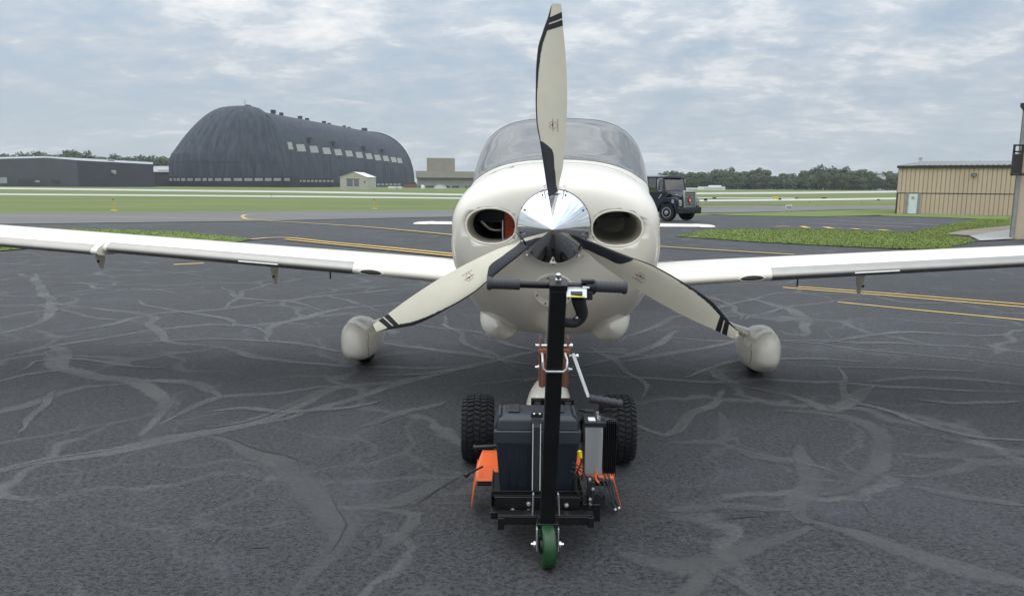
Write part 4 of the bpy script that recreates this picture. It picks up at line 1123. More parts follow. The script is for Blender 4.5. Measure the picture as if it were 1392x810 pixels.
# strap with pale edges
sxp = fx(729.5, 600, by - .02)
st = T('strap', MB().box((sxp, by - .020, (bz0 + zl1) / 2 + .005), (.040, .003, zl1 - bz0 + .03)).hexa([(sxp - .02, by - .022, zl1 + .02), (sxp + .02, by - .022, zl1 + .02), (sxp + .02, by - .017, zl1 + .02), (sxp - .02, by - .017, zl1 + .02)], [(sxp - .02, by + .03, zl3 + .012), (sxp + .02, by + .03, zl3 + .012), (sxp + .02, by + .035, zl3 + .008), (sxp - .02, by + .035, zl3 + .008)]), 'black_rubber', bat)
for dx_ in (-.016, .016):
    T('strap_edge', MB().box((sxp + dx_, by - .0225, (bz0 + zl1) / 2 + .012), (.0035, .002, zl1 - bz0 + .045)), 'white_plastic', st, smooth=0)
T('buckle', MB().box((sxp, by - .012, zl2 + .028), (.05, .02, .022)), 'black_plastic', st, bevel=.003)
for dx_ in (-.012, .012):
    T('buckle_pin', MB().sphere((sxp + dx_, by - .022, zl2 + .034), .0055, 10, 6), 'zinc', st)
# frame : front angle rail, tray, uprights
fr0 = P(677, 700, 2.86); fr1 = P(807, 700, 2.86); zr = P(740, 707, 2.86).z
rail = MB().box(((fr0.x + fr1.x) / 2, 2.87, zr), (fr1.x - fr0.x, .03, .036)).box(((fr0.x + fr1.x) / 2, 2.885, zr + .020), (fr1.x - fr0.x, .05, .005))
frame = T('frame_rail', rail, 'black_metal', bevel=.002)
T('rail_foot', MB().box((fr0.x + .012, 2.868, zr - .012), (.026, .04, .050)), 'black_metal', frame, bevel=.002)
T('rail_foot', MB().box((fr1.x - .012, 2.868, zr - .004), (.026, .04, .044)), 'black_metal', frame, bevel=.002)
tz = P(740, 671, 2.97).z
tray = T('battery_tray', MB().box(((xa + xb) / 2, 3.08, tz - .003), (bw + .05, .26, .006)).box(((xa + xb) / 2, 2.965, tz + .002), (bw + .05, .006, .028)).box((xa - .022, 3.08, tz - .03), (.006, .26, .08)).box((xb + .022, 3.08, tz - .03), (.006, .26, .08)), 'black_metal', bevel=.001)
T('front_plate', MB().box(((xa + xb) / 2, 2.93, (tz + zr) / 2), (bw + .02, .008, .075)), 'black_metal', tray, bevel=.002)
for px, py in ((718.5, 684), (718.5, 694), (697, 693), (770, 686)):
    p = P(px, py, 2.922); T('bolt', MB().lathe([(.010, 0), (.010, .006), (.005, .007), (.005, .014)], p, (0, -1, 0), 6), 'zinc', tray)
T('side_strut', MB().sqtube([(xa - .01, 2.90, zr), (xa - .01, 3.75, .20)], .03).sqtube([(xb + .01, 2.90, zr), (xb + .01, 3.75, .20)], .03), 'black_metal', bevel=.002)
T('mast_foot', MB().box(P(743, 706, 2.83), (.07, .06, .05)), 'black_metal', mast, bevel=.003)
# caster
gc = G(741, 776); cr = .086; cyw = gc.y + .045; cxx = P(744, 745, cyw).x
cw = T('caster_wheel', MB().lathe([(.053, -.024), (.080, -.025), (.0855, -.020), (.0865, 0), (.0855, .020), (.080, .025), (.053, .024)], (cxx, cyw, cr), (1, .10, 0), 48), 'green_urethane')
T('wheel_hub', MB().lathe([(.01, -.032), (.03, -.032), (.034, -.022), (.050, -.018), (.053, -.0245), (.053, .0245), (.050, .018), (.034, .022), (.03, .032), (.01, .032)], (cxx, cyw, cr), (1, .10, 0), 36), 'black_metal', cw)
fk = T('caster_fork', MB().box((cxx - .042, cyw + .005, cr + .030), (.006, .05, .095)).box((cxx + .042, cyw + .005, cr + .030), (.006, .05, .095)).box((cxx, cyw + .03, cr + .079), (.084, .05, .004)), 'zinc', bevel=.002)
T('fork_crown', MB().box((cxx, cyw + .03, cr + .085), (.088, .07, .010)), 'black_metal', fk, bevel=.002)
for sx in (-1, 1):
    T('axle_nut', MB().lathe([(.013, 0), (.013, .008), (.006, .009), (.006, .018)], (cxx + sx * .047, cyw + .003, cr + .003), (sx, 0, 0), 6), 'zinc', fk)
# lugged tyres
def lug_tyre(cx_, cy_, r_, w_):
    c_ = Vector((cx_, cy_, r_))
    prof = [(.10, -w_ * .42), (r_ * .80, -w_ * .50), (r_ * .92, -w_ * .47), (r_ * .965, -w_ * .36), (r_ * .975, 0), (r_ * .965, w_ * .36), (r_ * .92, w_ * .47), (r_ * .80, w_ * .50), (.10, w_ * .42)]
    ty = T('tyre', MB().lathe(prof, c_, (1, 0, 0), 56), 'tyre_rubber', smooth=50)
    lg = MB(); nl = 40
    def sp_(x, a, h):
        k = abs(x) / (w_ * .5); rr_ = r_ * (.975 - .045 * max(0, k - .6) / .4 * 1.6) + h
        return c_ + Vector((x, rr_ * math.sin(a), rr_ * math.cos(a)))
    for k in range(nl):
        for j, xo in enumerate((-.43, -.215, 0, .215, .43)):
            a = 2 * math.pi * (k + (.5 if j % 2 else 0)) / nl; da = math.pi / nl * .72; wx = w_ * .094
            x_ = xo * w_ * .98; sk = .035 * (1 if j % 2 else -1)
            B = [sp_(x_ - wx, a - da, -.004), sp_(x_ + wx, a - da + sk, -.004), sp_(x_ + wx, a + da + sk, -.004), sp_(x_ - wx, a + da, -.004)]
            Tt = [sp_(x_ - wx * .85, a - da * .8, .009), sp_(x_ + wx * .85, a - da * .8 + sk, .009), sp_(x_ + wx * .85, a + da * .8 + sk, .009), sp_(x_ - wx * .85, a + da * .8, .009)]
            lg.hexa(B, Tt)
    tr_ = T('tread', lg, 'tyre_rubber', ty, smooth=0); tr_['kind'] = 'stuff'
    T('wheel_rim', MB().lathe([(.01, -w_ * .35), (.08, -w_ * .35), (.10, -w_ * .43), (.105, -w_ * .43), (.105, w_ * .43), (.10, w_ * .43), (.08, w_ * .35), (.01, w_ * .35)], c_, (1, 0, 0), 32), 'black_metal', ty)
    return ty
gl = G(649, 627.5); gr = G(841, 631)
rt = .180; WT = .165
lug_tyre(P(649.5, 590, gl.y).x, gl.y + .05, rt, WT)
lug_tyre(P(840.5, 592, gl.y).x, gl.y + .05, rt, WT)
T('axle', MB().cyl((P(650, 590, gl.y).x, gl.y + .05, rt), (P(840, 592, gl.y).x, gl.y + .05, rt), .016, 14), 'black_metal')
T('gearbox', MB().box((P(745, 600, 3.7).x, gl.y - .02, .20), (.22, .30, .14)), 'black_metal', bevel=.012)
T('lift_arm', MB().sqtube([(xm - .07, 3.3, .5), (xm - .07, gl.y, .26)], .03).sqtube([(xm + .07, 3.3, .5), (xm + .07, gl.y, .26)], .03).box((xm, 3.32, .42), (.20, .03, .20)), 'black_metal', bevel=.002)
# orange fender sheets
FY = 3.30
def fend(pxs, side):
    a_, b_, c_, d_, e_ = [P(x, y, Y) for x, y, Y in pxs]
    mb = MB(); n = 10
    def fn(i, j):
        top = a_.lerp(b_, i); bot = d_.lerp(c_, i); s_ = j
        p = top.lerp(bot, s_); p.x += side * .012 * math.sin(math.pi * s_) * (1 - i * .4); p.y -= .02 * math.sin(math.pi * s_); return p
    mb.grid(fn, 8, 12)
    o = T('fender', mb, 'orange_paint', smooth=60); sl_ = o.modifiers.new('thickness', 'SOLIDIFY'); sl_.thickness = .003; sl_.offset = 0
    lip = MB(); dn = [d_, d_.lerp(e_, .5), e_]
    lip.tube([d_ + Vector((0, -.0, 0))] + dn[1:], [.0028, .0024, .0018], 5)
    bk = Vector((0, .20, .03)); lp = MB().grid(lambda i, j: d_.lerp(e_, i) + bk * j, 6, 3)
    f = T('fender_lip', lp, 'orange_paint', o, smooth=60); s2 = f.modifiers.new('thickness', 'SOLIDIFY'); s2.thickness = .003; s2.offset = 0
    return o
fend([(656, 612, 3.42), (682, 612, 3.42), (682, 654, 3.20), (647, 654, 3.20), (640, 692, 3.20)], -1)
fend([(828, 614, 3.42), (776, 612, 3.42), (776, 644, 3.20), (834, 652, 3.20), (845, 693, 3.20)], 1)
T('fender_support', MB().box(P(662, 657, 3.22), (.09, .03, .012)).box(P(817, 657, 3.22), (.08, .03, .012)), 'black_metal', bevel=.002)
# pegs / control rods on the left
T('foot_peg', MB().cyl(P(679, 606, 3.2), P(646, 608, 3.2), .0095, 12).lathe([(.013, 0), (.013, .012)], P(647, 608, 3.2), (-1, 0, 0), 12), 'black_plastic')
T('release_rod', MB().cyl(P(656, 634, 3.25), P(634, 645, 3.18), .005, 10).lathe([(.008, 0), (.012, .012), (.012, .022), (.007, .026)], P(638, 643, 3.19), P(632, 646.5, 3.18) - P(638, 643, 3.19), 12), 'black_plastic')
T('rear_peg', MB().cyl(P(786, 557, 3.3), P(800, 558, 3.3), .006, 10).cyl(P(794, 559, 3.3), P(806, 560, 3.3), .016, 14), 'black_plastic')
# motor controller: pale extrusion, dark finned heat sink, top plate
cy = 3.0
q0 = P(796, 580, cy); q1 = P(820, 580, cy); zbot = P(808, 646, cy).z
ctl = T('controller_housing', MB().box(((q0.x + q1.x) / 2, cy + .06, (q0.z + zbot) / 2), (q1.x - q0.x, .12, q0.z - zbot)), 'aluminium', bevel=.003)
gv = MB()
for k in range(5): gv.box((q0.x + .012 + k * .0105, cy - .0008, (q0.z + zbot) / 2), (.0022, .0035, q0.z - zbot - .008))
T('extruded_groove', gv, 'aluminium', ctl, smooth=0)
zt_ = q0.z + .020
T('controller_top', MB().box(((q0.x + q1.x) / 2 + .004, cy + .06, q0.z + .010), (q1.x - q0.x + .016, .13, .022)), 'black_plastic', ctl, bevel=.003)
T('terminal_label', MB().box(((q0.x + q1.x) / 2 - .008, cy + .035, q0.z + .0225), (.030, .045, .003)), 'white_plastic', ctl, bevel=.001)
for yo in (.03, .09): T('terminal_post', MB().cyl(((q0.x + q1.x) / 2 + .022, cy + yo, q0.z + .015), ((q0.x + q1.x) / 2 + .022, cy + yo, q0.z + .038), .007, 10), 'zinc', ctl)
for py in (586, 641):
    T('screw', MB().lathe([(.004, 0), (.004, .002)], P(817.5, py, cy), (0, -1, 0), 10), 'zinc', ctl)
h0 = P(821, 580, cy); h1 = P(840, 580, cy); hs = T('heat_sink', MB().box(((h0.x + h1.x) / 2, cy + .09, (q0.z + zbot) / 2 + .004), (h1.x - h0.x - .004, .10, q0.z - zbot + .02)), 'black_metal', bevel=.002)
fn_ = MB(); 
for k in range(7): fn_.box((h0.x + .004 + k * (h1.x - h0.x - .008) / 6, cy + .026, (q0.z + zbot) / 2 + .004), (.0035, .035, q0.z - zbot + .02))
T('cooling_fin', fn_, 'black_metal', hs, smooth=0)
def cable(name, pl, r_, m='black_rubber', par=None, n=8):
    pts = [P(*x) for x in pl]; f = []
    for i in range(len(pts) - 1):
        p0, p1, p2, p3 = pts[max(0, i - 1)], pts[i], pts[i + 1], pts[min(len(pts) - 1, i + 2)]
        for k in range(6):
            t = k / 6; f.append(.5 * ((2 * p1) + (p2 - p0) * t + (2 * p0 - 5 * p1 + 4 * p2 - p3) * t * t + (3 * p1 - p0 - 3 * p2 + p3) * t**3))
    f.append(pts[-1]); return T(name, MB().tube(f, r_, n), m, par, smooth=60)
cable('battery_cable', [(791, 600, 3.12), (789, 580, 3.12), (793, 569, 3.1), (806, 567, 3.08), (822, 569, 3.06), (834, 575, 3.06), (838, 590, 3.08)], .0085)
cable('battery_cable', [(822, 573, 3.04), (830, 570, 3.05), (839, 577, 3.06), (840, 600, 3.1)], .006)
cable('wire', [(789, 606, 2.98), (787, 616, 2.96), (790, 628, 2.96), (782, 645, 2.97), (775, 655, 2.98)], .0035)
cable('wire', [(779, 628, 2.97), (786, 633, 2.95), (793, 638, 2.95), (790, 652, 2.97)], .0028)
cable('wire', [(778, 634, 2.97), (788, 639, 2.95), (796, 646, 2.95), (800, 660, 2.95), (792, 675, 2.95)], .0028)
cable('wire', [(776, 640, 2.97), (784, 646, 2.95), (783, 662, 2.95), (790, 680, 2.95)], .0028)
cable('wire', [(803, 646, 2.98), (801, 660, 2.97), (806, 674, 2.96), (801, 690, 2.95)], .003)
cable('wire', [(812, 646, 3.0), (815, 660, 2.98), (808, 672, 2.96)], .003)
cable('wire', [(822, 646, 3.0), (826, 656, 2.98), (829, 668, 2.97), (833, 681, 2.96)], .004)
cable('wire', [(826, 646, 3.0), (831, 655, 2.98), (833, 667, 2.97), (837, 680, 2.96)], .004)
cable('wire', [(818, 650, 2.99), (823, 664, 2.97), (817, 676, 2.96)], .003)
cable('red_wire', [(811, 640, 2.99), (810, 650, 2.98), (814, 656, 2.97)], .0045, 'orange_paint')
T('yellow_connector', MB().cyl(P(787.5, 612.5, 2.95), P(789.5, 622, 2.95), .0085, 12), 'yellow_plastic', bevel=.001)
for (u0, v0, u1, v1) in ((831, 681, 835.5, 690), (836, 679, 840.5, 688)):
    p, q_ = P(u0, v0, 2.955), P(u1, v1, 2.95); T('plug', MB().cyl(p, q_, .006, 10), 'black_plastic')
    T('plug_tip', MB().cyl(q_, q_ + (q_ - p).normalized() * .010, .0048, 10), 'white_plastic')
T('terminal_block', MB().box(P(803, 668, 2.98), (.03, .03, .10)).box(P(814, 680, 3.0), (.05, .03, .07)), 'black_plastic', bevel=.003)
for px, py in ((801.5, 651), (802, 678), (802.5, 684), (806, 664)):
    T('nut', MB().lathe([(.0075, 0), (.0075, .006), (.004, .007), (.004, .012)], P(px, py, 2.962), (0, -1, 0), 6), 'zinc')
T('control_box', MB().box(P(797, 690, 3.02), (.11, .10, .08)), 'black_metal', bevel=.004)
# ================================================================== FUEL TRUCK
tg = G(915, 297); TD = 43.0
TZ = terr(TD)
tpos = P(938, 290, TD)
HD = R(-45)
truck = thing('fuel_truck', 'dark navy fuel truck with chrome grille and red diamond placard parked behind the aeroplane', 'truck', (tpos.x, TD, TZ), HD)
def K(name, mb, m, parent=None, **k): return obj(name, mb, m, parent or truck, **k)
# local: +x forward (front bumper at 0), y left(away), z up ; near side is y = -1.15
W2 = 1.12
bumper = K('bumper', MB().box((-.06, 0, .64), (.16, 2.42, .36)), 'bumper_black', bevel=.03)
K('bumper_insert', MB().box((.03, 0, .64), (.02, 1.3, .16)), 'black_plastic', bumper, bevel=.01)
hood = MB().rings([[Vector((x, y, z)) for y, z in ((-w_, .85), (-w_, h - .22), (-w_ + .14, h - .02), (-.3, h + .03), (.3, h + .03), (w_ - .14, h - .02), (w_, h - .22), (w_, .85))] for x, w_, h in ((-.14, .70, 1.62), (-.5, .74, 1.70), (-1.1, .86, 1.80))], True)
K('hood', hood, 'navy_paint', bevel=.02)
gr = K('grille', MB().box((-.11, 0, 1.22), (.06, 1.16, .86)), 'window_dark')
K('grille_surround', MB().box((-.07, -.60, 1.22), (.09, .10, .94)).box((-.07, .60, 1.22), (.09, .10, .94)).box((-.07, 0, 1.70), (.09, 1.30, .10)).box((-.07, 0, .78), (.09, 1.30, .10)), 'steel', gr, bevel=.02)
for k in range(9): K('grille_slat', MB().box((-.075, 0, .90 + .085 * k), (.02, 1.10, .03)), 'steel', gr)
K('placard', MB().prism([(-.05, 0, .98), (-.05, .20, 1.22), (-.05, 0, 1.46), (-.05, -.20, 1.22)], (.015, 0, 0)), 'red_paint', gr)
K('placard_mark', MB().prism([(-.034, 0, 1.12), (-.034, .07, 1.2), (-.034, .0, 1.32), (-.034, -.07, 1.2)], (.004, 0, 0)), 'white_paint', gr)
for sy in (-1, 1):
    # fender with wheel arch
    pts = []
    arch = [(-.85 + .62 * math.cos(a), .50 + .62 * math.sin(a)) for a in [math.pi * k / 10 for k in range(11)]]
    poly = [(-.12, .78), (-.12, 1.28), (-.35, 1.36), (-1.05, 1.36), (-1.50, 1.10), (-1.62, .60)] + list(reversed([(-.85 + .60 * math.cos(math.pi * k / 10), .50 + .60 * math.sin(math.pi * k / 10)) for k in range(11)]))
    poly = [(-.12, .80), (-.12, 1.26), (-.30, 1.36), (-1.10, 1.36), (-1.50, 1.12), (-1.60, .55)] + [(-.85 - .60 * math.cos(math.pi * k / 10), .50 + .60 * math.sin(math.pi * k / 10)) for k in range(11)]
    fd = K('front_fender', MB().prism([(x, sy * .80, z) for x, z in poly], (0, sy * .38, 0)), 'navy_paint', bevel=.03)
    K('fender_top', MB().box((-.75, sy * .83, 1.34), (1.1, .3, .05)), 'navy_paint', fd, bevel=.02)
    K('headlight', MB().box((-.09, sy * .93, 1.05), (.06, .30, .34)), 'steel', fd, bevel=.02)
    K('headlight_lens', MB().cyl((-.07, sy * .93, 1.10), (-.045, sy * .93, 1.10), .10, 16), 'pale_window', fd)
    K('side_lamp', MB().box((-.42, sy * 1.19, 1.15), (.16, .03, .22)), 'pale_window', fd, bevel=.01)
    for ax_ in (-.85,):
        wh = K('wheel', MB().lathe([(.30, -.14), (.46, -.15), (.50, -.12), (.505, 0), (.50, .12), (.46, .15), (.30, .14)], (ax_, sy * 1.0, .505), (0, 1, 0), 36), 'tyre_rubber')
        K('wheel_rim', MB().lathe([(.31, .10), (.30, .15), (.26, .15), (.22, .06), (.14, .08), (.12, .16), (.02, .17)], (ax_, sy * 1.0, .505), (0, sy, 0), 30, False), 'steel', wh)
        for k in range(8):
            a = math.pi * k / 4; K('rim_hole', MB().cyl((ax_ + .2 * math.cos(a), sy * 1.062, .505 + .2 * math.sin(a)), (ax_ + .2 * math.cos(a), sy * 1.075, .505 + .2 * math.sin(a)), .035, 8), 'black_metal', wh)
for ax_ in (-5.6, -6.9):
    for sy in (-1, 1): K('wheel', MB().lathe([(.30, -.28), (.46, -.29), (.50, -.26), (.505, 0), (.50, .26), (.46, .29), (.30, .28)], (ax_, sy * .9, .505), (0, 1, 0), 30), 'tyre_rubber')
# cab
cabm = MB()
c0, c1, c2_ = -1.02, -1.28, -2.55
cabm.rings([[Vector((x, -W2 + i, z)) for x, z, i in ((c0, .75, 0), (c2_, .75, 0), (c2_, 1.72, 0), (c2_, 1.72, 0), (c0 + .02, 1.72, 0))] , [Vector((x, W2 - i, z)) for x, z, i in ((c0, .75, 0), (c2_, .75, 0), (c2_, 1.72, 0), (c2_, 1.72, 0), (c0 + .02, 1.72, 0))]], True)
cab = K('cab', cabm, 'navy_paint', bevel=.03)
K('cab_roof', MB().rings([[Vector((x, y, z)) for y, z in ((-W2 + .06, 2.47), (-W2 + .08, 2.56), (-.5, 2.62), (.5, 2.62), (W2 - .08, 2.56), (W2 - .06, 2.47))] for x in (-1.14, c2_ + .0)], True), 'navy_paint', cab, bevel=.02)
K('sun_visor', MB().box((-1.10, 0, 2.50), (.22, 2.05, .05)), 'navy_paint', cab, bevel=.01)
for sy in (-1, 1):
    y_ = sy * (W2 - .05)
    for pb in (MB().tube([(c0 + .0, y_, 1.70), (-1.20, y_ * .97, 2.50)], .05, 8), MB().box((-1.62, y_, 2.10), (.06, .07, .80)), MB().box((c2_ + .06, y_, 2.10), (.14, .08, .80)), MB().box((-2.30, y_, 2.1), (.10, .07, .8))): K('pillar', pb, 'navy_paint', cab)
    K('door_window', MB().box((-1.95, y_ * .985, 2.09), (.62, .02, .74)).hexa([(c0 - .02, y_ * .98, 1.74), (-1.6, y_ * .98, 1.74), (-1.6, y_ * .96, 1.74), (c0 - .02, y_ * .96, 1.74)], [(-1.20, y_ * .97, 2.47), (-1.6, y_ * .97, 2.47), (-1.6, y_ * .95, 2.47), (-1.20, y_ * .95, 2.47)]), 'windscreen_glass', cab)
    K('door_seam', MB().box((-1.28, sy * (W2 + .001), 1.22), (.012, .008, .9)).box((-2.32, sy * (W2 + .001), 1.22), (.012, .008, .9)), 'black_metal', cab)
    K('door_handle', MB().box((-2.18, sy * (W2 + .02), 1.60), (.16, .03, .04)), 'steel', cab, bevel=.005)
    mr = K('mirror', MB().box((-1.32, sy * (W2 + .22), 2.08), (.05, .20, .62)), 'steel', cab, bevel=.01)
    K('mirror_arm', MB().cyl((-1.24, sy * W2, 2.42), (-1.32, sy * (W2 + .24), 2.42), .015, 8).cyl((-1.24, sy * W2, 1.74), (-1.32, sy * (W2 + .24), 1.74), .015, 8), 'steel', mr)
K('windscreen', MB().hexa([(c0 + .01, -W2 + .08, 1.75), (c0 + .01, W2 - .08, 1.75), (c0 - .01, W2 - .08, 1.75), (c0 - .01, -W2 + .08, 1.75)], [(-1.19, -W2 + .12, 2.48), (-1.19, W2 - .12, 2.48), (-1.21, W2 - .12, 2.48), (-1.21, -W2 + .12, 2.48)]), 'windscreen_glass', cab)
K('cab_rear', MB().box((c2_ + .02, 0, 2.1), (.04, 2.1, .8)), 'navy_paint', cab)
K('seat', MB().box((-2.2, -.5, 1.6), (.5, .6, .9)).box((-2.2, .5, 1.6), (.5, .6, .9)), 'seat_leather', cab, bevel=.05)
K('air_cleaner', MB().cyl((-.98, -1.18, 1.52), (-.98, -1.18 + .28, 1.52), .20, 20), 'black_plastic', bevel=.02)
K('chrome_badge', MB().box((-.52, -.80, 1.50), (.30, .04, .05)), 'steel', bevel=.01)
K('step_bracket', MB().box((-1.30, -1.16, 1.42), (.06, .04, .30), Matrix.Rotation(R(35), 3, 'Y')), 'steel', bevel=.005)
K('hose_reel', MB().box((-2.85, -.7, 1.7), (.3, .7, 1.6)), 'black_metal', bevel=.02)
K('exhaust_stack', MB().cyl((-2.75, -1.02, .8), (-2.75, -1.02, 2.9), .07, 12), 'black_metal')
K('fuel_tank', MB().rings([[Vector((x, 1.16 * math.cos(2 * math.pi * k / 28), 1.85 + .72 * math.sin(2 * math.pi * k / 28))) for k in range(28)] for x in (-3.1, -8.0)], True), 'navy_paint', bevel=.03)
K('chassis', MB().box((-4.2, 0, .85), (7.6, .9, .25)).box((-4.3, -1.0, .85), (1.6, .4, .5)), 'black_metal', bevel=.02)
K('tank_walkway', MB().box((-5.5, 0, 2.60), (4.6, .5, .06)), 'black_metal', bevel=.01)

# ================================================================== BUILDINGS
def lerp(a, b, t): return a + (b - a) * t
def wall_pts(px, Y): return P(px, 250, Y).x
# ---- tan hangar on the right
def ribbed(mb, a, b, z0, z1, n, out, dep=.05, top=None):
    """vertical-ribbed cladding between plan points a,b"""
    a = Vector(a); b = Vector(b); pts = []; d = b - a; nn = Vector(out).normalized()
    for i in range(n):
        for f, h in ((0, 1), (.80, 1), (.83, -.2), (.92, -.2), (.95, 1)): pts.append((i + f, h))
    pts.append((n, 1)); o = len(mb.v)
    for x, h in pts:
        p = a + d * (x / n) + nn * dep * h
        mb.v.append(Vector((p.x, p.y, z0))); mb.v.append(Vector((p.x, p.y, z1 if top is None else top(x / n))))
    for i in range(len(pts) - 1):
        k = o + 2 * i; mb.f.append((k, k + 2, k + 3, k + 1))
A = G(1217, 291); YB = A.y; A = Vector((A.x, YB)); Bx = P(1415, 294, YB - 2).x; B = A + Vector((A.y, -A.x)).normalized() * 13.5
z0 = terr(YB) - .1; zE = P(1219, 228.5, YB).z; zM = P(1219, 262.5, YB).z
hg = thing('tan_hangar', 'tan ribbed metal hangar with a white door and a low grey roof', 'hangar', (A.x, A.y, terr(A.y)))
HO = Vector((A.x, A.y, terr(A.y)))
def H_(name, mb, m, parent=None, O=HO, root=None, **k): return obj(name, mb, m, parent or root or hg, org=O, **k)
out_ = (B - A).normalized(); out_ = Vector((out_.y, -out_.x, 0)); A3 = Vector((A.x, A.y, 0)); B3 = Vector((B.x, B.y, 0)); bk = -out_ * 22
mb = MB(); ribbed(mb, A3, B3, z0, zM - .04, 34, out_, .085); wl = H_('lower_wall', mb, 'tan_cladding', smooth=0, normals=False)
mb = MB(); ribbed(mb, A3 + out_ * .02, B3 + out_ * .02, zM + .04, zE, 34, out_, .085); H_('upper_wall', mb, 'tan_cladding', smooth=0, normals=False)
mb = MB(); ribbed(mb, A3 + bk, A3, z0, zE, 40, Vector((-out_.y, out_.x, 0)) * -1, .045); H_('side_wall', mb, 'tan_cladding', smooth=0, normals=False)
d3 = (B3 - A3)
def slab(p, q, z_, h, w_): 
    d = (q - p); n_ = Vector((d.y, -d.x, 0)).normalized() * w_; return MB().hexa([p + Vector((0, 0, z_)), q + Vector((0, 0, z_)), q + n_ + Vector((0, 0, z_)), p + n_ + Vector((0, 0, z_))], [p + Vector((0, 0, z_ + h)), q + Vector((0, 0, z_ + h)), q + n_ + Vector((0, 0, z_ + h)), p + n_ + Vector((0, 0, z_ + h))])
H_('wall_trim', slab(A3, B3, zM - .06, .12, .09), 'trim_brown')
H_('eave_gutter', slab(A3 - d3.normalized() * .2, B3, zE - .03, .26, .30), 'trim_brown')
H_('corner_trim', slab(A3 - d3.normalized() * .02, A3 + d3.normalized() * .12, z0, zE - z0, .09), 'trim_brown')
zR = P(1290, 221, YB + 11).z
r0 = A3 - d3.normalized() * .2 + out_ * .35; r1 = B3 + out_ * .35; s0 = A3 + d3.normalized() * 2.2 + bk * .5; s1 = B3 + bk * .5; e0 = A3 + d3.normalized() * 1.0 + bk; e1 = B3 + bk
mb = MB(); nR = 60
for i in range(nR + 1):
    for k, (p, q, z_) in enumerate(((r0, r1, zE + .22), (s0, s1, zR), (e0, e1, zE + .22))):
        v = p.lerp(q, i / nR); mb.v.append(Vector((v.x, v.y, z_ + (.07 if i % 2 else 0))))
for i in range(nR):
    for k in range(2): a = i * 3 + k; mb.f.append((a, a + 3, a + 4, a + 1))
H_('roof', mb, 'roof_metal', smooth=0)
def on_wall(px, py):
    o = CAMP; d = ray(px, py); n_ = out_; t = (A3 - o).dot(Vector((n_.x, n_.y, 0))) / d.dot(Vector((n_.x, n_.y, 0))); return o + d * t
w0, w1 = on_wall(1233, 263.5), on_wall(1248, 290.5); dd = d3.normalized()
def face_box(p, q, dep, off=0): 
    a = Vector((p.x, p.y, 0)); b = Vector((q.x, q.y, 0)); b = a + dd * (b - a).dot(dd); return MB().hexa([a + out_ * off + Vector((0, 0, q.z)), b + out_ * off + Vector((0, 0, q.z)), b + out_ * (off + dep) + Vector((0, 0, q.z)), a + out_ * (off + dep) + Vector((0, 0, q.z))], [a + out_ * off + Vector((0, 0, p.z)), b + out_ * off + Vector((0, 0, p.z)), b + out_ * (off + dep) + Vector((0, 0, p.z)), a + out_ * (off + dep) + Vector((0, 0, p.z))])
dr = H_('door', face_box(w0, w1, .14), 'door_white')
H_('door_frame', face_box(on_wall(1231.8, 263), on_wall(1233.2, 291), .17), 'post_grey', dr); H_('door_frame', face_box(on_wall(1247.8, 263), on_wall(1249.2, 291), .17), 'post_grey', dr)
H_('door_notice', face_box(on_wall(1239, 267), on_wall(1243, 271), .02, .145), 'sign_grey', dr)
H_('door_handle', face_box(on_wall(1234.3, 277), on_wall(1235.5, 278.2), .06, .145), 'steel', dr)
fl = H_('floodlight', face_box(on_wall(1320.5, 236), on_wall(1327.5, 239.6), .30, .05), 'trim_brown'); H_('floodlight_lens', face_box(on_wall(1321.5, 237), on_wall(1326.5, 239.2), .03, .36), 'roof_pale', fl)
pm = P(1251, 224, YB + 10); mp_ = thing('weather_mast', 'thin antenna mast standing on the roof of the tan hangar', 'antenna', pm)
zr_ = zE + (zR - zE) * .8
obj('mast_pole', MB().cyl(pm - Vector((0, 0, 1.0)), P(1251, 215, YB + 10), .05, 8), 'steel', mp_, org=pm); pt = P(1251.5, 216, YB + 10)
obj('sensor_head', MB().box(pt, (.35, .2, .28)).box(pt + Vector((0, 0, -.55)), (.3, .12, .05)), 'sign_grey', mp_, org=pm)
# ---- nearer hangar at the right edge
NC = G(1373, 324.5); NO = Vector((NC.x, NC.y, terr(NC.y)))
nh = thing('near_hangar', 'tall tan metal hangar with a grey corner post at the right edge of the photo', 'hangar', NO)
zt_ = P(1386, 146, NC.y).z; zb_ = NO.z - .1; zm_ = P(1386, 237, NC.y).z
def Q_(name, mb, m, parent=None, **k): return obj(name, mb, m, parent or nh, org=NO, **k)
C3 = Vector((NC.x, NC.y, 0)); D3 = C3 + Vector((C3.y, -C3.x * 1.12, 0)).normalized() * 9; on_ = Vector((D3.y - C3.y, -(D3.x - C3.x), 0)).normalized(); S3 = C3 - on_ * 16
fdir = (D3 - C3).normalized()
mb = MB(); ribbed(mb, C3 + fdir * .10, D3, zb_, zm_ - .05, 26, on_, .03); Q_('lower_wall', mb, 'tan_cladding', smooth=0, normals=False)
mb = MB(); ribbed(mb, C3 + fdir * .10 + on_ * .01, D3 + on_ * .01, zm_ + .04, zt_, 26, on_, .03); Q_('upper_wall', mb, 'tan_cladding', smooth=0, normals=False)
mb = MB(); ribbed(mb, S3, C3, zb_, zt_, 30, Vector((-1, 0, 0)), .03); Q_('side_wall', mb, 'tan_cladding', smooth=0, normals=False)
Q_('corner_post', MB().box(C3 + fdir * .055 + on_ * .03 + Vector((0, 0, (zb_ + zt_) / 2)), (.11, .07, zt_ - zb_), Matrix.Rotation(math.atan2(fdir.y, fdir.x), 3, 'Z')), 'post_grey', bevel=.01)
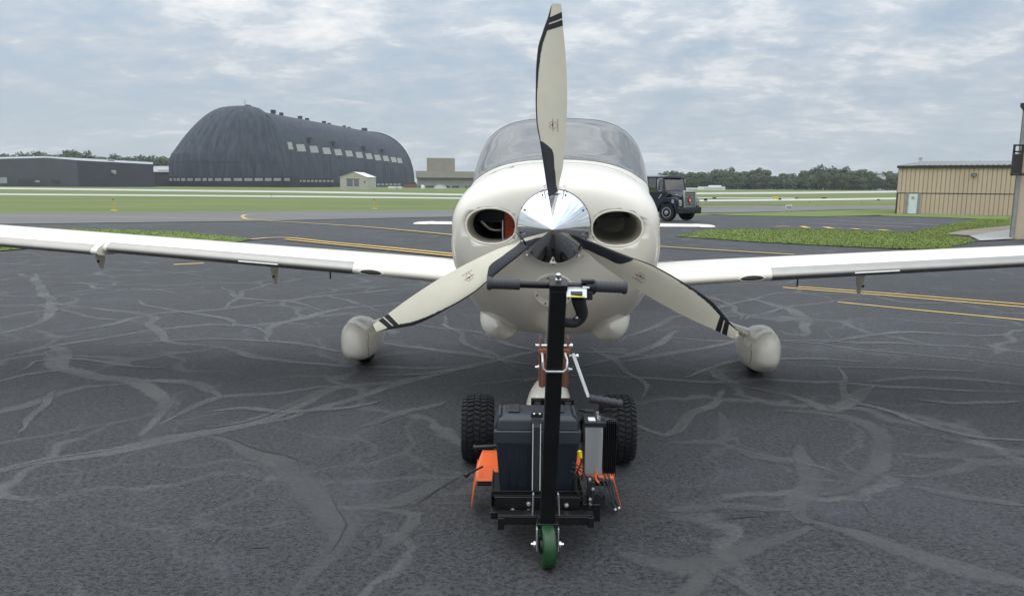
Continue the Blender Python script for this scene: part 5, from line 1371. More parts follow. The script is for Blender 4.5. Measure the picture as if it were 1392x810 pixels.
Q_('mid_trim', MB().hexa([p + Vector((0, 0, zm_ - .06)) for p in (C3 + fdir * .25, D3, D3 + on_ * .07, C3 + fdir * .25 + on_ * .07)], [p + Vector((0, 0, zm_ + .05)) for p in (C3 + fdir * .25, D3, D3 + on_ * .07, C3 + fdir * .25 + on_ * .07)]), 'trim_brown')
Q_('roof_edge', MB().hexa([p + Vector((0, 0, zt_)) for p in (C3 - fdir * .1 + on_ * .15, D3 + on_ * .15, D3 - on_ * 16, S3)], [p + Vector((0, 0, zt_ + .12)) for p in (C3 - fdir * .1 + on_ * .15, D3 + on_ * .15, D3 - on_ * 16, S3)]), 'trim_brown')
b0 = P(1375, 198, NC.y - .05); b1 = P(1381, 238, NC.y - .05)
wb = MB(); cx_ = (b0.x + b1.x) / 2 - .02
for x in (b0.x, b1.x + .03): wb.box((x, NC.y - .2, (b0.z + b1.z) / 2), (.05, .05, b0.z - b1.z))
for z_ in (b0.z, b0.z - .2, b1.z): wb.box(((b0.x + b1.x) / 2 + .015, NC.y - .2, z_), (b1.x - b0.x + .08, .05, .05))
wb.box(((b0.x + b1.x) / 2 + .01, NC.y - .2, (b0.z + b1.z) / 2 - .12), (b1.x - b0.x, .04, b0.z - b1.z - .3))
Q_('wall_bracket', wb, 'trim_brown')

# ---- airship hangar
AD = thing('airship_hangar', 'huge dark grey airship hangar with a domed end and pale roof windows', 'hangar', (P(340, 250, 620).x, 620, -1.6))
AO = AD.location.copy()
def A_(name, mb, m, parent=None, **k): return obj(name, mb, m, parent or AD, org=AO, **k)
DD = 585.0
# dome: silhouette measured, ring centres drift towards the pin
DOM = [(0.0, 230, 396), (.10, 230.5, 394), (.22, 231, 391), (.357, 232.8, 387), (.454, 239.8, 383.5), (.584, 250, 379), (.698, 260.5, 374.5), (.81, 272.6, 370), (.909, 286.4, 361.5), (.955, 296, 355), (.976, 303.7, 351.5), (.99, 314, 346), (.996, 321, 343), (1.0, 331, 340)]
def pxz(px, yy, Y): return P(px, yy, Y)
ytop = 144.5; ybot = 251
NG = 34
def dome_ring(h, k=1.0, steps=NG * 4, a0=0, a1=2 * math.pi, closed=True):
    l, r_ = smooth_tab(DOM, h); l += 7 * (1 - h)**.6; yy = ybot + (ytop - ybot) * h
    pl, pr = P(l, yy, DD + 30), P(r_, yy, DD + 30); c = (pl + pr) / 2; rad = (pr.x - pl.x) / 2; z = lerp(-1.6, P(338, ytop, DD + 30).z, h)
    o = []
    for j in range(steps):
        a = a0 + (a1 - a0) * j / (steps if closed else steps - 1)
        rr_ = rad * k * (1 + (.016 if (j // 2) % 2 else 0)); o.append(Vector((c.x + rr_ * math.cos(a), DD + 30 + rr_ * math.sin(a) * .92, z)))
    return o
hs_ = [0, .04, .08, .14, .2, .26, .32, .39, .45, .51, .57, .63, .68, .73, .78, .82, .86, .89, .92, .94, .96, .975, .985, .995, 1.0]
dome = A_('dome_door', MB().rings([dome_ring(h) for h in hs_], True), 'airdock_skin', smooth=0)
# horizontal lap in the cladding
A_('cladding_lap', MB().rings([dome_ring(.285, 1.004), dome_ring(.29, 1.006), dome_ring(.295, 1.0)], False), 'airdock_dark', dome, smooth=0)
A_('pin_cap', MB().lathe([(2.6, 0), (2.6, .9), (1.5, 1.3)], P(337, ytop + .5, DD + 30), (0, 0, 1), 16), 'airdock_dark', dome)
A_('antenna', MB().cyl(P(333, ytop + 1, DD + 30), P(333, 136, DD + 30), .18, 6), 'airdock_dark', dome)
# body : arches lofted from near end to far end
def arch(f, k=1.0, n=48):
    D = lerp(640, 872, f); Dk = D
    top = P(lerp(352, 500, f**.93), lerp(152.2, 180.2, f**.93), D)
    rf = lerp(397.5, 562.5, f); foot = P(rf, 250, D - 6); z0_ = -1.6
    ax_, h_ = (foot.x - top.x) * k, (top.z - z0_) * k
    lw = lerp(78, 52, f)
    o = []
    for i in range(n + 1):
        a = math.pi * i / n; c_ = math.cos(a); s_ = math.sin(a)
        # right side i small ; left side i large
        X = (ax_ if c_ >= 0 else lw) * math.copysign(abs(c_)**.92, c_); Z = h_ * abs(s_)**.86
        o.append(Vector((top.x + X, D - 6 * (1 - abs(s_)) * (1 if c_ > 0 else 0), z0_ + Z)))
    return o
nb = 96
rr = []
for i in range(nb + 1):
    f = i / nb; rr.append(arch(f, 1 + (.004 if i % 2 else 0)))
rr.insert(0, [Vector((p.x * .955 + (-11 if i_ < 20 else (0 if i_ < 27 else 26)), p.y * .955, p.z * (1 if i_ < 20 else .93))) for i_, p in enumerate(arch(0))])
body_ = A_('hangar_body', MB().rings(rr, False, closed=False), 'airdock_skin', smooth=0)
# far end door rim and closure
e = arch(1.0, 1.02); e2 = [p + Vector((-3, 18, 0)) for p in e]
A_('far_door_rim', MB().rings([arch(1.0, 1.0), e, e2, [Vector((p.x * .5 + AO.x * 0 + (-130) * .5, p.y + 30, p.z * .5)) for p in e2]], False, closed=False), 'airdock_dark', smooth=30)
def arch_pt(f, i, k=1.0):
    a = arch(f, k); lo_ = int(i); return a[lo_].lerp(a[min(lo_ + 1, len(a) - 1)], i - lo_)
def find_i(f, py):
    a = arch(f)
    best = min(range(0, 24), key=lambda i: abs(proj(a[i])[1] - py)); 
    for q_ in range(23):
        y0, y1 = proj(a[q_])[1], proj(a[q_ + 1])[1]
        if (y0 - py) * (y1 - py) <= 0: return q_ + (py - y0) / (y1 - y0 + 1e-9)
    return best
IM = CAMM.inverted()
def proj(p):
    q = IM @ p; return (CX + F * q.x / -q.z, CY - F * q.y / -q.z)
def find_f(px, py):
    lo_, hi_ = 0.0, 1.0
    for _ in range(30):
        m = (lo_ + hi_) / 2
        if proj(arch_pt(m, find_i(m, py), 1.004))[0] < px: lo_ = m
        else: hi_ = m
    return lo_
def on_body_patch(l, t, r_, b_, name, m, lift=1.006, parent=None):
    q = []
    for x, y in ((l, b_), (r_, b_), (r_ , t), (l, t)):
        f = find_f(x, y); q.append(arch_pt(f, find_i(f, y), lift))
    return q
WN = [(388.5, 193.5, 12.5, 11.5), (406, 196.5, 12, 11), (424, 198.8, 11.5, 10.5), (441.5, 201, 10.8, 10), (457.5, 203, 10, 9.8), (472.5, 205, 9.4, 9.3), (486.5, 207, 9, 9), (500, 208.8, 8.6, 9), (512, 210.8, 8, 8.6), (523.3, 212, 7.6, 8.4), (534, 213.8, 7.2, 8), (542.5, 215, 6.5, 8)]
for x, y, w_, h_ in WN:
    q = []
    for px, py in ((x - 1.4, y + h_ * .9), (x - 1.4 + w_ * .95, y + h_ * .9), (x - 3.6 + w_ * .9, y + .4), (x - 3.6, y + .4)):
        f = find_f(px, py); q.append(arch_pt(f, find_i(f, py), 1.010))
    n_ = (q[1] - q[0]).cross(q[3] - q[0]).normalized(); n_ = n_ if n_.y < 0 else -n_
    A_('roof_window', MB().hexa([p - n_ * .8 for p in q], q), 'panel_window', body_, smooth=0)
for x, y, w_ in ((420, 191, 8), (453, 196, 7.5), (495, 202, 7), (520, 206, 5.5)):
    f = find_f(x, y); c = arch_pt(f, find_i(f, y), 1.0); s_ = w_ / 1.2
    A_('roof_hatch', MB().box(c + Vector((0, -2.0, 1.6)), (s_, 5, .8)).box(c + Vector((0, -1.5, -.5)), (s_ * .45, 4, 4)), 'airdock_dark', body_, smooth=0)
for x, y, w_ in ((371.5, 153.5, 5.5), (382.5, 156.5, 4.5), (408, 161.5, 5), (417.5, 164, 4.5), (440.5, 168, 4.5), (447.5, 170.2, 4), (468, 173.8, 4), (474.5, 175.5, 3.8), (495.5, 178.8, 6.5)):
    f = max(0, min(1, (x - 352) / 153))**(1 / .93); D = lerp(640, 872, f); c = P(x, y, D); u_ = w_ * D / 1005
    vt = A_('ridge_vent', MB().box(c + Vector((0, 0, u_ * .25)), (u_, u_, u_ * .8)).box(c - Vector((0, 0, u_ * .6)), (u_ * .6, u_ * .6, u_)), 'airdock_dark', body_, smooth=0)
# low annex around the foot
def annex(px0, px1, Y0, Y1, ytop_, wins, wy0, wy1, nme='annex'):
    a = P(px0, ytop_, Y0); b = P(px1, ytop_, Y1); z1 = a.z; z2 = b.z
    d = Vector((b.x - a.x, b.y - a.y, 0)); n_ = Vector((d.y, -d.x, 0)).normalized()
    base = [Vector((a.x, a.y, -1.7)), Vector((b.x, b.y, -1.7)), Vector((b.x, b.y, -1.7)) - n_ * 14, Vector((a.x, a.y, -1.7)) - n_ * 14]
    top = [Vector((a.x, a.y, z1)), Vector((b.x, b.y, z2)), Vector((b.x, b.y, z2)) - n_ * 14, Vector((a.x, a.y, z1)) - n_ * 14]
    an = A_(nme, MB().hexa(base, top), 'airdock_dark', smooth=0)
    for l, r_ in wins:
        def at(px, py):
            dd_ = ray(px, py); t = (Vector((a.x, a.y, 0)) - CAMP).dot(n_) / dd_.dot(n_); return CAMP + dd_ * t + n_ * .12
        q = [at(l, wy1), at(r_, wy1), at(r_, wy0), at(l, wy0)]
        A_('window', MB().hexa([p - n_ * .2 for p in q], q), 'pale_window', an, smooth=0)
    return an
W1 = [(230.3, 234), (236, 239), (240.3, 244.5), (246.5, 252), (254.5, 262), (265, 272.7), (275.3, 280.8), (283.3, 289), (292.3, 301), (304, 314), (318, 329), (332.3, 343.2), (346.3, 357.2), (360.3, 369), (372, 382), (386.5, 394)]
annex(229, 397, 560, 548, 240.3, W1, 242.3, 246.2)
W2_ = [(401 + k * 5.4, 404.6 + k * 5.4) for k in range(10)]
annex(397.5, 452, 566, 610, 243, W2_, 245, 247.6, 'side_annex')
W3_ = [(512.5 + k * 5.6, 516.3 + k * 5.6) for k in range(6)]
annex(452, 566, 640, 820, 248, W3_, 249.6, 252.2, 'side_annex')
annex(208, 231, 585, 575, 243.5, [], 0, 0, 'side_annex')

def bld(name, label, cat, l, r_, yt, yb, Y, m, depth=20, roof=None, side=None):
    a = P(l, yt, Y); b = P(r_, yt, Y); O = Vector((a.x, Y, -1.6)); t = thing(name, label, cat, O)
    z = a.z; w_ = obj('wall', MB().box(((a.x + b.x) / 2, Y + depth / 2, (z - 1.7) / 2), (b.x - a.x, depth, z + 1.7)), m, t, org=O, smooth=0)
    if roof: obj('roof', MB().box(((a.x + b.x) / 2, Y + depth / 2, z + .3), (b.x - a.x + 1, depth + 1, .6)), roof, t, org=O, smooth=0)
    return t, O
def rect_on(t, O, Y, l, r_, yt, yb, m, name='window', out=.15, parent=None):
    a = P(l, yt, Y); b = P(r_, yb, Y)
    return obj(name, MB().box(((a.x + b.x) / 2, Y - out / 2, (a.z + b.z) / 2), (b.x - a.x, out, a.z - b.z)), m, parent or t, org=O, smooth=0)
# ---- long dark building at the far left : two facades meeting at a corner
lo_ = [P(-60, 219, 505), P(62, 214.0, 500), P(104, 217.5, 470), P(208, 222.5, 520)]
O = Vector((lo_[0].x, 500, -1.6)); lb = thing('long_grey_building', 'long dark grey clad industrial building at the far left beyond the runway', 'building', O)
def wl_(p, q, m, nme='wall', dep=3):
    n_ = Vector((q.y - p.y, -(q.x - p.x), 0)).normalized() * -dep
    return obj(nme, MB().hexa([Vector((p.x, p.y, -1.7)), Vector((q.x, q.y, -1.7)), Vector((q.x, q.y, -1.7)) + n_, Vector((p.x, p.y, -1.7)) + n_], [p, q, q + n_, p + n_]), m, lb, org=O, smooth=0)
pA, pC, pD = P(-80, 218, 470), P(104, 218.0, 460), P(208, 223.5, 500)
mid = P(62, 214.5, 466)
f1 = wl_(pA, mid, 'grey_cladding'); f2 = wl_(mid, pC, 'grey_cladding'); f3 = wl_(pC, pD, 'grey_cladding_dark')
far = [P(-80, 212, 560), P(58, 211.5, 560), P(214, 221.5, 600)]
rf = MB(); rf.add([pA, mid, pC, pD, P(208, 220.8, 570), P(60, 212.5, 520), P(-80, 215.5, 520)], [(0, 1, 5, 6), (1, 2, 5), (2, 3, 4, 5)])
obj('roof', rf, 'roof_pale', lb, org=O, smooth=0)
obj('end_wall', MB().hexa([Vector((pD.x, pD.y, -1.7)), Vector((P(208, 220.8, 570).x, 570, -1.7)), Vector((P(207, 220.8, 570).x, 570, -1.7)), Vector((pD.x - 4, pD.y, -1.7))], [pD, P(208, 220.8, 570), P(207, 220.8, 570), pD - Vector((4, 0, 0))]), 'grey_cladding_dark', lb, org=O, smooth=0)
for l, r_ in ((25, 27.4), (30.5, 33), (36.5, 39.2), (42.5, 44.8), (71.5, 73.5), (76.5, 79)):
    rect_on(lb, O, 463, l, r_, 245.3, 249.5, 'pale_window', 'door')
rect_on(lb, O, 463, 48, 54, 245.3, 248, 'pale_window'); rect_on(lb, O, 462, -12, 9.8, 241, 249.5, 'pale_window', 'loading_door')
rect_on(lb, O, 462.5, 24, 45.5, 243.8, 250, 'grey_cladding_dark', 'door_surround', .1); rect_on(lb, O, 462.5, 69, 80, 244.3, 250, 'grey_cladding_dark', 'door_surround', .1)
p = P(154.5, 234, 478); vb = obj('roof_fan', MB().box(p, (2.2, 2.0, 2.4)), 'sign_grey', lb, org=O); obj('fan_hood', MB().box(p + Vector((-.6, -.8, -1.0)), (2.0, 1.2, 1.0)), 'trim_brown', vb, org=Vector((0, 0, 0)) + O)
obj('rooftop_unit', MB().box(P(151, 219, 500), (3, 3, 2.4)), 'roof_pale', lb, org=O)
obj('wall_band', MB().box(((P(104, 241, 470).x + P(148, 241, 470).x) / 2, 468, P(120, 241.5, 468).z), (P(148, 241, 470).x - P(104, 241, 470).x, .4, .3)), 'grey_cladding', lb, org=O)
# ---- pale building between
t, O = bld('pale_roof_building', 'low building with a pale sloping roof between the long grey building and the airship hangar', 'building', 206, 236, 234.5, 250, 610, 'grey_cladding_dark', 30)
a, b = P(207, 233.6, 608), P(236, 233.6, 608); a2, b2 = P(209, 226, 630), P(236, 226, 630)
obj('roof', MB().hexa([a - Vector((0, 0, .4)), b - Vector((0, 0, .4)), b2 - Vector((0, 0, .4)), a2 - Vector((0, 0, .4))], [a, b, b2, a2]), 'roof_pale', t, org=O, smooth=0)
obj('skylight', MB().hexa([P(215, 232, 612), P(228, 232, 612), P(228, 229, 622), P(215, 229, 622)], [p + Vector((0, -.3, .4)) for p in (P(215, 232, 612), P(228, 232, 612), P(228, 229, 622), P(215, 229, 622))]), 'panel_window', t, org=O, smooth=0)
# ---- beige gabled shed in front of the airship hangar
Y = 395; a, b, r_ = P(462, 240.5, Y), P(498, 241, Y), P(480.5, 234, Y); c, rc = P(511, 241.2, Y + 22), P(495, 235, Y + 22)
O = Vector((a.x, Y, -1.6)); t = thing('beige_shed', 'small beige gabled metal shed with two grey doors in front of the airship hangar', 'shed', O)
gz = -1.7
obj('gable_wall', MB().prism([(a.x, Y, gz), (b.x, Y, gz), b, r_, a], (0, .4, 0)), 'beige_metal', t, org=O, smooth=0)
obj('side_wall', MB().hexa([Vector((b.x, Y, gz)), Vector((c.x, c.y, gz)), Vector((c.x - .4, c.y + .1, gz)), Vector((b.x - .4, Y + .1, gz))], [b, c, c - Vector((.4, 0, 0)), b - Vector((.4, 0, 0))]), 'beige_metal', t, org=O, smooth=0)
obj('roof', MB().add([r_ + Vector((0, -.4, .15)), b + Vector((.5, -.4, 0)), c + Vector((.5, 0, 0)), rc + Vector((0, 0, .1)), a + Vector((-.5, -.4, 0)), P(470, 241, Y + 22)], [(0, 1, 2, 3), (4, 0, 3, 5)]), 'white_paint', t, org=O, smooth=0)
for l, q in ((471.5, 479.6), (481.2, 488)):
    d_ = rect_on(t, O, Y, l, q, 244, 253.4, 'door_grey', 'door'); 
rect_on(t, O, Y, 494.8, 496.5, 246.3, 248.5, 'window_dark'); rect_on(t, O, Y, 470.6, 489, 243.2, 244, 'trim_brown', 'door_lintel', .2)
# ---- concrete building to the right of the airship hangar
Y = 640
t, O = bld('concrete_building', 'wide beige concrete building with a square tower block right of the airship hangar', 'building', 567, 644, 242, 258, Y, 'concrete_grey', 30)
a, b = P(565, 232.5, Y - 2), P(646, 233.5, Y - 2); z1 = P(600, 242.3, Y - 2).z
obj('upper_wall', MB().hexa([Vector((a.x, Y - 2, z1)), Vector((b.x, Y - 2, z1)), Vector((b.x, Y + 28, z1)), Vector((a.x, Y + 28, z1))], [a, b, b + Vector((0, 30, 0)), a + Vector((0, 30, 0))]), 'concrete_beige', t, org=O, smooth=0)
rect_on(t, O, Y - 2, 566, 645, 241.6, 243.4, 'trim_brown', 'painted_canopy_shadow', .3)  # dark strip painted in as the shadow under the overhanging upper wall
a, b = P(580, 214.8, Y + 8), P(616, 215.2, Y + 8)
tw = obj('tower_block', MB().box(((a.x + b.x) / 2, Y + 18, (a.z + z1) / 2), (b.x - a.x, 20, a.z - z1)), 'tower_tan', t, org=O, smooth=0); 
for l, q in ((569, 576), (579, 590), (605.5, 611.5), (614.5, 624), (632.5, 635), (637.5, 639)):
    rect_on(t, O, Y, l, q, 252.8, 257, 'window_dark')
obj('brick_wing', MB().hexa([P(549, 258, Y - 30), P(567, 258, Y - 30), P(567, 258, Y - 20), P(549, 258, Y - 20)], [P(549, 251, Y - 30), P(567, 250, Y - 30), P(567, 250, Y - 20), P(549, 251, Y - 20)]), 'primer_brown', t, org=O, smooth=0)
# white dome tent, tank, trailers
c = P(597.5, 257.6, 520); O = c
t = thing('white_dome_tent', 'white half round dome shelter in front of the concrete building', 'tent', c); w_ = 8.8 * 520 / 1005
rr = [[Vector((c.x + w_ * math.cos(math.pi * k / 16), c.y + s_, c.z - 1 + (w_ * .92 + .2) * math.sin(math.pi * k / 16)**.85)) for k in range(17)] for s_ in (0, 4, 8)]
obj('shell', MB().rings(rr, True, closed=False), 'white_paint', t, org=c, smooth=40)
obj('rim', MB().tube([Vector((c.x + w_ * math.cos(math.pi * k / 16), c.y - .1, c.z - 1 + (w_ * .92 + .2) * math.sin(math.pi * k / 16)**.85)) for k in range(17)], .25, 6), 'roof_pale', t, org=c)
c = P(574.5, 255, 520); t = thing('white_storage_tank', 'small white rounded tank beside the white dome tent', 'tank', c)
obj('tank_shell', MB().lathe([(.3, 1.7), (1.1, 1.4), (1.35, .8), (1.35, -1.3), (1.1, -1.6)], c, (0, 0, 1), 18), 'white_paint', t, org=c); obj('tank_legs', MB().box(c - Vector((0, 0, 1.7)), (1.6, 1.6, .6)), 'sign_grey', t, org=c)
for px, wd, lab in ((534, 12.5, 'white parked trailer nearest the beige shed'), (551 - 9, 7, 'white parked trailer at the foot of the airship hangar, right of the other one')):
    c = P(px, 255.5, 470); t = thing('white_trailer', lab, 'trailer', c); w_ = wd * 470 / 1005
    obj('trailer_body', MB().box(c + Vector((0, 1, .1)), (w_, 2.4, 1.5)), 'white_paint', t, org=c, bevel=.15); obj('trailer_wheels', MB().cyl(c + Vector((-w_ * .25, -.2, -.8)), c + Vector((-w_ * .25, 2.2, -.8)), .4, 10).cyl(c + Vector((w_ * .25, -.2, -.8)), c + Vector((w_ * .25, 2.2, -.8)), .4, 10), 'tyre_rubber', t, org=c)
# white low buildings right, at the foot of the wood
for l, r_, yt, lab in ((932, 950, 255.5, 'low white building partly behind the fuel truck grille'), (954, 986, 253.8, 'low white building with a raised roof section at the foot of the wood')):
    t, O = bld('white_low_building', lab, 'building', l, r_, yt, 259, 560, 'white_paint', 12)
    if l == 954: rect_on(t, O, 566, 963, 979, 252, 254.2, 'white_paint', 'raised_roof', 3)
    rect_on(t, O, 560, l + 3, r_ - 3, yt + 2.0, yt + 2.8, 'roof_pale', 'wall_band')
for (l, r_, yt, yb, Y, lab, m) in ((1103, 1118, 246.5, 249, 690, 'pale house front showing among the trees of the wood', 'beige_metal'), (1116, 1124, 239.5, 242.5, 690, 'white house gable among the tallest trees', 'white_paint'), (1197, 1204, 240, 242.5, 690, 'white house roof in the trees beside the tan hangar', 'white_paint')):
    a, b = P(l, yt, Y), P(r_, yb, Y); O = Vector((a.x, Y, -1.6)); t = thing('distant_house', lab, 'house', O)
    obj('wall', MB().box(((a.x + b.x) / 2, Y + 4, (a.z - 1.6) / 2), (b.x - a.x, 8, a.z + 1.6)), m, t, org=O, smooth=0)
    obj('roof', MB().prism([(a.x - .5, Y - .4, a.z), (b.x + .5, Y - .4, a.z), ((a.x + b.x) / 2, Y - .4, a.z + 1.3)], (0, 9, 0)), 'roof_pale', t, org=O, smooth=0)

# small field furniture
def post_light(px, py0, py1, lab, m='sign_yellow', grp=None, base=True):
    g = G(px, py0); s_ = g.y / 1005; h = (py0 - py1) * s_
    t = thing('taxiway_light', lab, 'taxiway light', g, 0, grp)
    obj('stake', MB().cyl(g, g + Vector((0, 0, h * .86)), .035, 8), m, t, org=g)
    obj('lamp_head', MB().lathe([(.05, 0), (.06, .04), (.05, .10), (.02, .13)], g + Vector((0, 0, h * .86)), (0, 0, 1), 12), 'black_plastic', t, org=g)
    if base: obj('base_plate', MB().lathe([(.34, 0), (.34, .03), (.20, .06)], g, (0, 0, 1), 20), m, t, org=g)
post_light(155, 286.5, 270, 'yellow stake light on a round base standing in the grass before the left runway')
GR = 'small marker stakes in the far right grass'
for px, wh in ((1031, 'left of the pale square box sign'), (1100, 'just right of the pale square box sign'), (1171, 'nearest the tan hangar')): post_light(px, 279.5, 275, 'thin pale marker stake in the far grass, ' + wh, 'sign_grey', GR, False)
post_light(509, 284, 271, 'yellow stake light standing right of the beige shed close to the taxiway edge')
post_light(369, 271, 265.5, 'thin pale marker stake in the grass below the airship hangar', 'sign_grey', None, False)
def sign(px, py, wpx, hpx, lab, m, face='sign_grey'):
    g = G(px, py); s_ = g.y / 1005; w_, h = wpx * s_, hpx * s_
    t = thing('airfield_sign', lab, 'sign', g)
    pn = obj('panel', MB().box(g + Vector((0, 0, h * .62)), (w_, .14, h * .76)), m, t, org=g, bevel=.02)
    obj('panel_face', MB().box(g + Vector((0, -.08, h * .62)), (w_ * .8, .02, h * .5)), face, pn, org=g)
    for sx in (-.35, .35): obj('leg', MB().box(g + Vector((sx * w_, 0, h * .14)), (.07, .07, h * .3)), 'post_grey', t, org=g)
sign(1072, 287, 8, 8, 'pale grey square box sign on the grass at the taxiway edge', 'white_paint', 'roof_pale')
sign(1054, 272, 6, 5, 'yellow airfield guidance sign between the far runways', 'sign_yellow', 'sign_yellow')
sign(1060, 272.5, 3.5, 3, 'small black airfield sign just right of the yellow sign', 'black_plastic', 'black_plastic')
sign(959, 274, 4.5, 4, 'small black airfield sign nearest the fuel truck bumper', 'black_plastic', 'black_plastic')
sign(971, 271, 5, 3, 'dull green airfield sign right of the fuel truck', 'leaf_pale', 'leaf_pale')
sign(1083, 270.5, 4, 1.6, 'low dark airfield sign midway along the far right grass', 'black_plastic', 'black_plastic')
sign(1120, 270.5, 7, 2, 'long low dark airfield sign on the far right runway edge', 'black_plastic', 'black_plastic')
sign(1194, 273, 4, 2, 'low dark airfield sign near the tan hangar corner', 'black_plastic', 'black_plastic')

# ================================================================== TREES AND HILLS
def hill(name, pts, m, Y, dep):
    mb = MB(); rows_ = 6; n = len(pts)
    for j in range(rows_ + 1):
        s_ = j / rows_; k = math.sin(s_ * math.pi / 2)
        for px, py in pts:
            p = P(px, py, Y + dep); base = P(px, 254, Y); mb.v.append(Vector((lerp(base.x, p.x, s_), Y + dep * s_, lerp(-1.65, p.z, k) + 1.2 * noise.noise(Vector((px * .05, s_ * 3, 0))) * (1 if 0 < j else 0))))
    for j in range(rows_):
        for i in range(n - 1): a = j * n + i; mb.f.append((a, a + 1, a + 1 + n, a + n))
    o = obj(name, mb, m, smooth=60); return struct(o)
hill('hill_left', [(x, 222 + 4 * math.sin(x * .02)) for x in range(-1500, 300, 20)], 'leaf_dark', 760, 160)
hill('hill_right', [(x, y) for x, y in ((860, 250), (900, 246), (950, 243), (1000, 243), (1060, 244), (1100, 240), (1150, 238), (1200, 240), (1260, 243), (1330, 243), (1450, 240), (1600, 244))], 'leaf_dark', 700, 160)
def crown(seed, h, w_, n_cl, n_lf, lf):
    rnd = random.Random(seed); mb = MB()
    cl = []
    for k in range(n_cl):
        a = rnd.uniform(0, 6.28); u_ = rnd.random()**.6; z = rnd.uniform(.22, .93)
        env = math.sin(math.pi * min(1, (z - .10) / .95))**.6
        cl.append((Vector((math.cos(a) * u_ * w_ * .5 * env, math.sin(a) * u_ * w_ * .5 * env, z * h)), rnd.uniform(.13, .24) * w_))
    for c, r_ in cl:
        for _ in range(n_lf):
            d = Vector((rnd.gauss(0, 1), rnd.gauss(0, 1), rnd.gauss(0, 1) + .25)).normalized(); p = c + d * r_ * rnd.uniform(.55, 1.05)
            n_ = (d + Vector((rnd.gauss(0, .5), rnd.gauss(0, .5), rnd.gauss(0, .5)))).normalized(); u = n_.orthogonal().normalized(); v = n_.cross(u); s_ = lf * rnd.uniform(.6, 1.3)
            mb.add([p - u * s_ - v * s_ * .6, p + u * s_ - v * s_ * .5, p + u * s_ * .7 + v * s_, p - u * s_ * .8 + v * s_ * .8], [(0, 1, 2, 3)])
    return mb
protos = []
for k, (h, w_, m) in enumerate([(1, .95, 'leaf_dark'), (1, .80, 'leaf_mid'), (1, 1.05, 'leaf_mid'), (1, .7, 'leaf_pale'), (1, .9, 'leaf_pale'), (1, 1.0, 'leaf_dark')]):
    me = crown(40 + k, h, w_, 16, 60, .034)
    mesh = bpy.data.meshes.new('crown'); mesh.from_pydata([tuple(v) for v in me.v], [], me.f); mesh.materials.append(MATS[m])
    tm_ = MB().tube([(0, 0, -.08), (.004, 0, .2), (-.006, .004, .45), (0, 0, .7)], [.028, .022, .016, .006], 7)
    tm_.tube([(0, 0, .3), (.12, .05, .5)], [.012, .004], 5).tube([(0, 0, .35), (-.12, -.04, .58)], [.012, .004], 5)
    tme = bpy.data.meshes.new('trunk'); tme.from_pydata([tuple(v) for v in tm_.v], [], tm_.f); tme.materials.append(MATS['bark'])
    protos.append((mesh, tme))
def tree(px, ytop_, Y, zb_, k, rnd, label, group):
    top = P(px, ytop_, Y); h = max(5, top.z - zb_)
    t = bpy.data.objects.new('tree', None); col.objects.link(t); t.location = (top.x, Y, zb_); tag(t, label, 'tree', group)
    wd = rnd.uniform(.95, 1.35); hw = max(h, 11)
    t.rotation_euler.z = rnd.uniform(0, 6.28); t.scale = (hw * wd, hw * wd, h)
    for nm, me in (('crown', protos[k][0]), ('trunk', protos[k][1])):
        o = bpy.data.objects.new(nm, me); col.objects.link(o); o.parent = t
rnd = random.Random(5)
RT = [(900, 234), (925, 232), (940, 233), (955, 234), (965, 231), (985, 230), (1005, 229), (1030, 230), (1040, 231), (1046, 236), (1060, 236), (1075, 236), (1085, 238), (1092, 233), (1100, 237), (1108, 229), (1120, 227), (1135, 231), (1150, 228), (1160, 229), (1175, 231), (1187, 233), (1205, 234), (1218, 232), (1260, 230)]
TL = ['dark bushy', 'mid green', 'broad mid green', 'slim pale green', 'pale green', 'broad dark']
GL = 'trees of the wood beyond the right runway'
for i in range(74):        # front rank
    px = 905 + i * 4.45 + rnd.uniform(-2, 2); yt = interp(RT, px)[0] + rnd.uniform(5, 13)
    tree(px, yt, rnd.uniform(655, 680), -1.6, (kk := rnd.choice([0, 0, 5, 1, 2, 4])), rnd, TL[kk] + ' tree in the front edge of the wood beyond the right runway', GL)
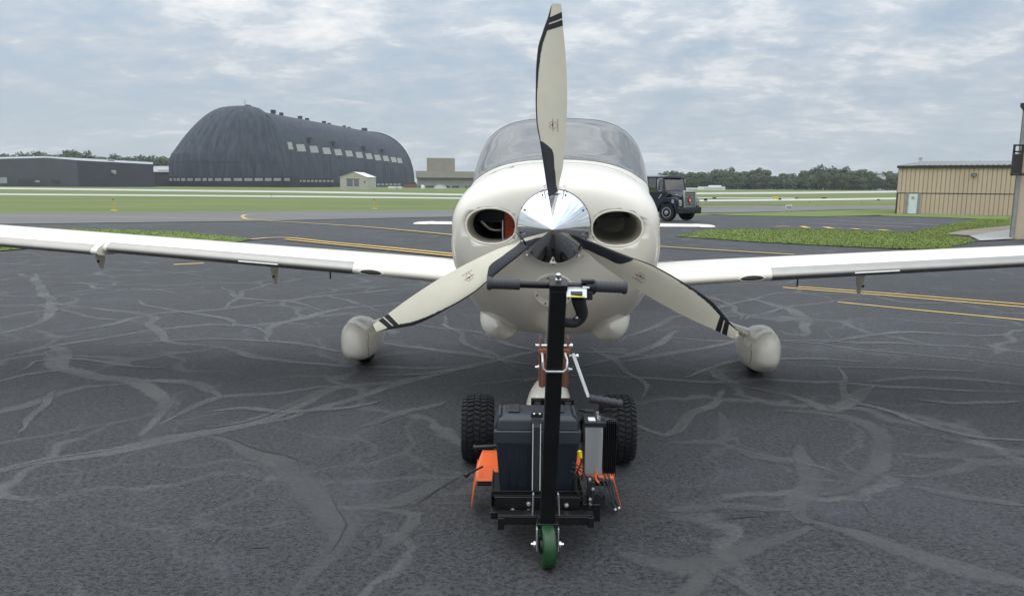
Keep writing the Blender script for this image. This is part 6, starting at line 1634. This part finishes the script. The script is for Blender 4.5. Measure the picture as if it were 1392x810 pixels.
for i in range(100):        # back rank
    px = 903 + i * 5.3 + rnd.uniform(-2, 2); yt = interp(RT, px)[0] + rnd.uniform(-.5, 5)
    tree(px, yt, rnd.uniform(700, 740), 0.0, (kk := rnd.choice([1, 2, 3, 4, 4, 2])), rnd, TL[kk] + ' tree standing behind the front edge of the right hand wood', GL)
for px, yt, k, lab in ((1114, 227, 0, 'tallest dark round-headed tree rising above the wood'), (1124, 227.5, 5, 'tall dark tree just right of the tallest one in the wood'), (1146, 229, 4, 'tall pale green tree in the wood left of the tan hangar'), (1092, 232.5, 3, 'slim yellowish tree left of the tallest trees in the wood')):
    tree(px, yt, 690, -.5, k, rnd, lab, None)
GL2 = 'dark trees on the ridge behind the long grey building'
LT = [(-100, 212), (0, 209), (12, 207.5), (22, 210), (40, 209), (56, 207.5), (72, 209), (100, 207), (117, 207.5), (130, 212), (150, 211), (160, 212), (180, 210), (200, 212), (215, 212), (235, 213), (300, 225)]
for i in range(110):
    px = -360 + i * 5.6 + rnd.uniform(-2.5, 2.5); yt = interp(LT, px)[0] + rnd.uniform(-.5, 5)
    tree(px, yt, rnd.uniform(800, 850), 6.0, (kk := rnd.choice([0, 5, 0, 2, 1])), rnd, TL[kk] + ' tree on the ridge behind the long grey building', GL2)
for i in range(24):
    px = 1390 + i * 9; tree(px, 232 + rnd.uniform(0, 6), rnd.uniform(680, 740), -1.0, rnd.choice([0, 2, 4, 1]), rnd, 'bushy green tree in the distant wood beyond the right runway', GL) if False else None

# ================================================================== HAZE
hz = MB().box((0, 450, 39), (1800, 1100, 84)); ho = obj('haze', hz, None, smooth=0); stuff(ho, 'thin pale haze over the whole airfield', 'haze')
hm = bpy.data.materials.new('haze'); hm.use_nodes = True; t_ = hm.node_tree; t_.nodes.clear(); oo = t_.nodes.new('ShaderNodeOutputMaterial'); vv = t_.nodes.new('ShaderNodeVolumePrincipled')
vv.inputs['Color'].default_value = (.93, .96, 1, 1); vv.inputs['Density'].default_value = .00013; vv.inputs['Anisotropy'].default_value = .2
t_.links.new(vv.outputs[0], oo.inputs['Volume']); ho.data.materials.append(hm)
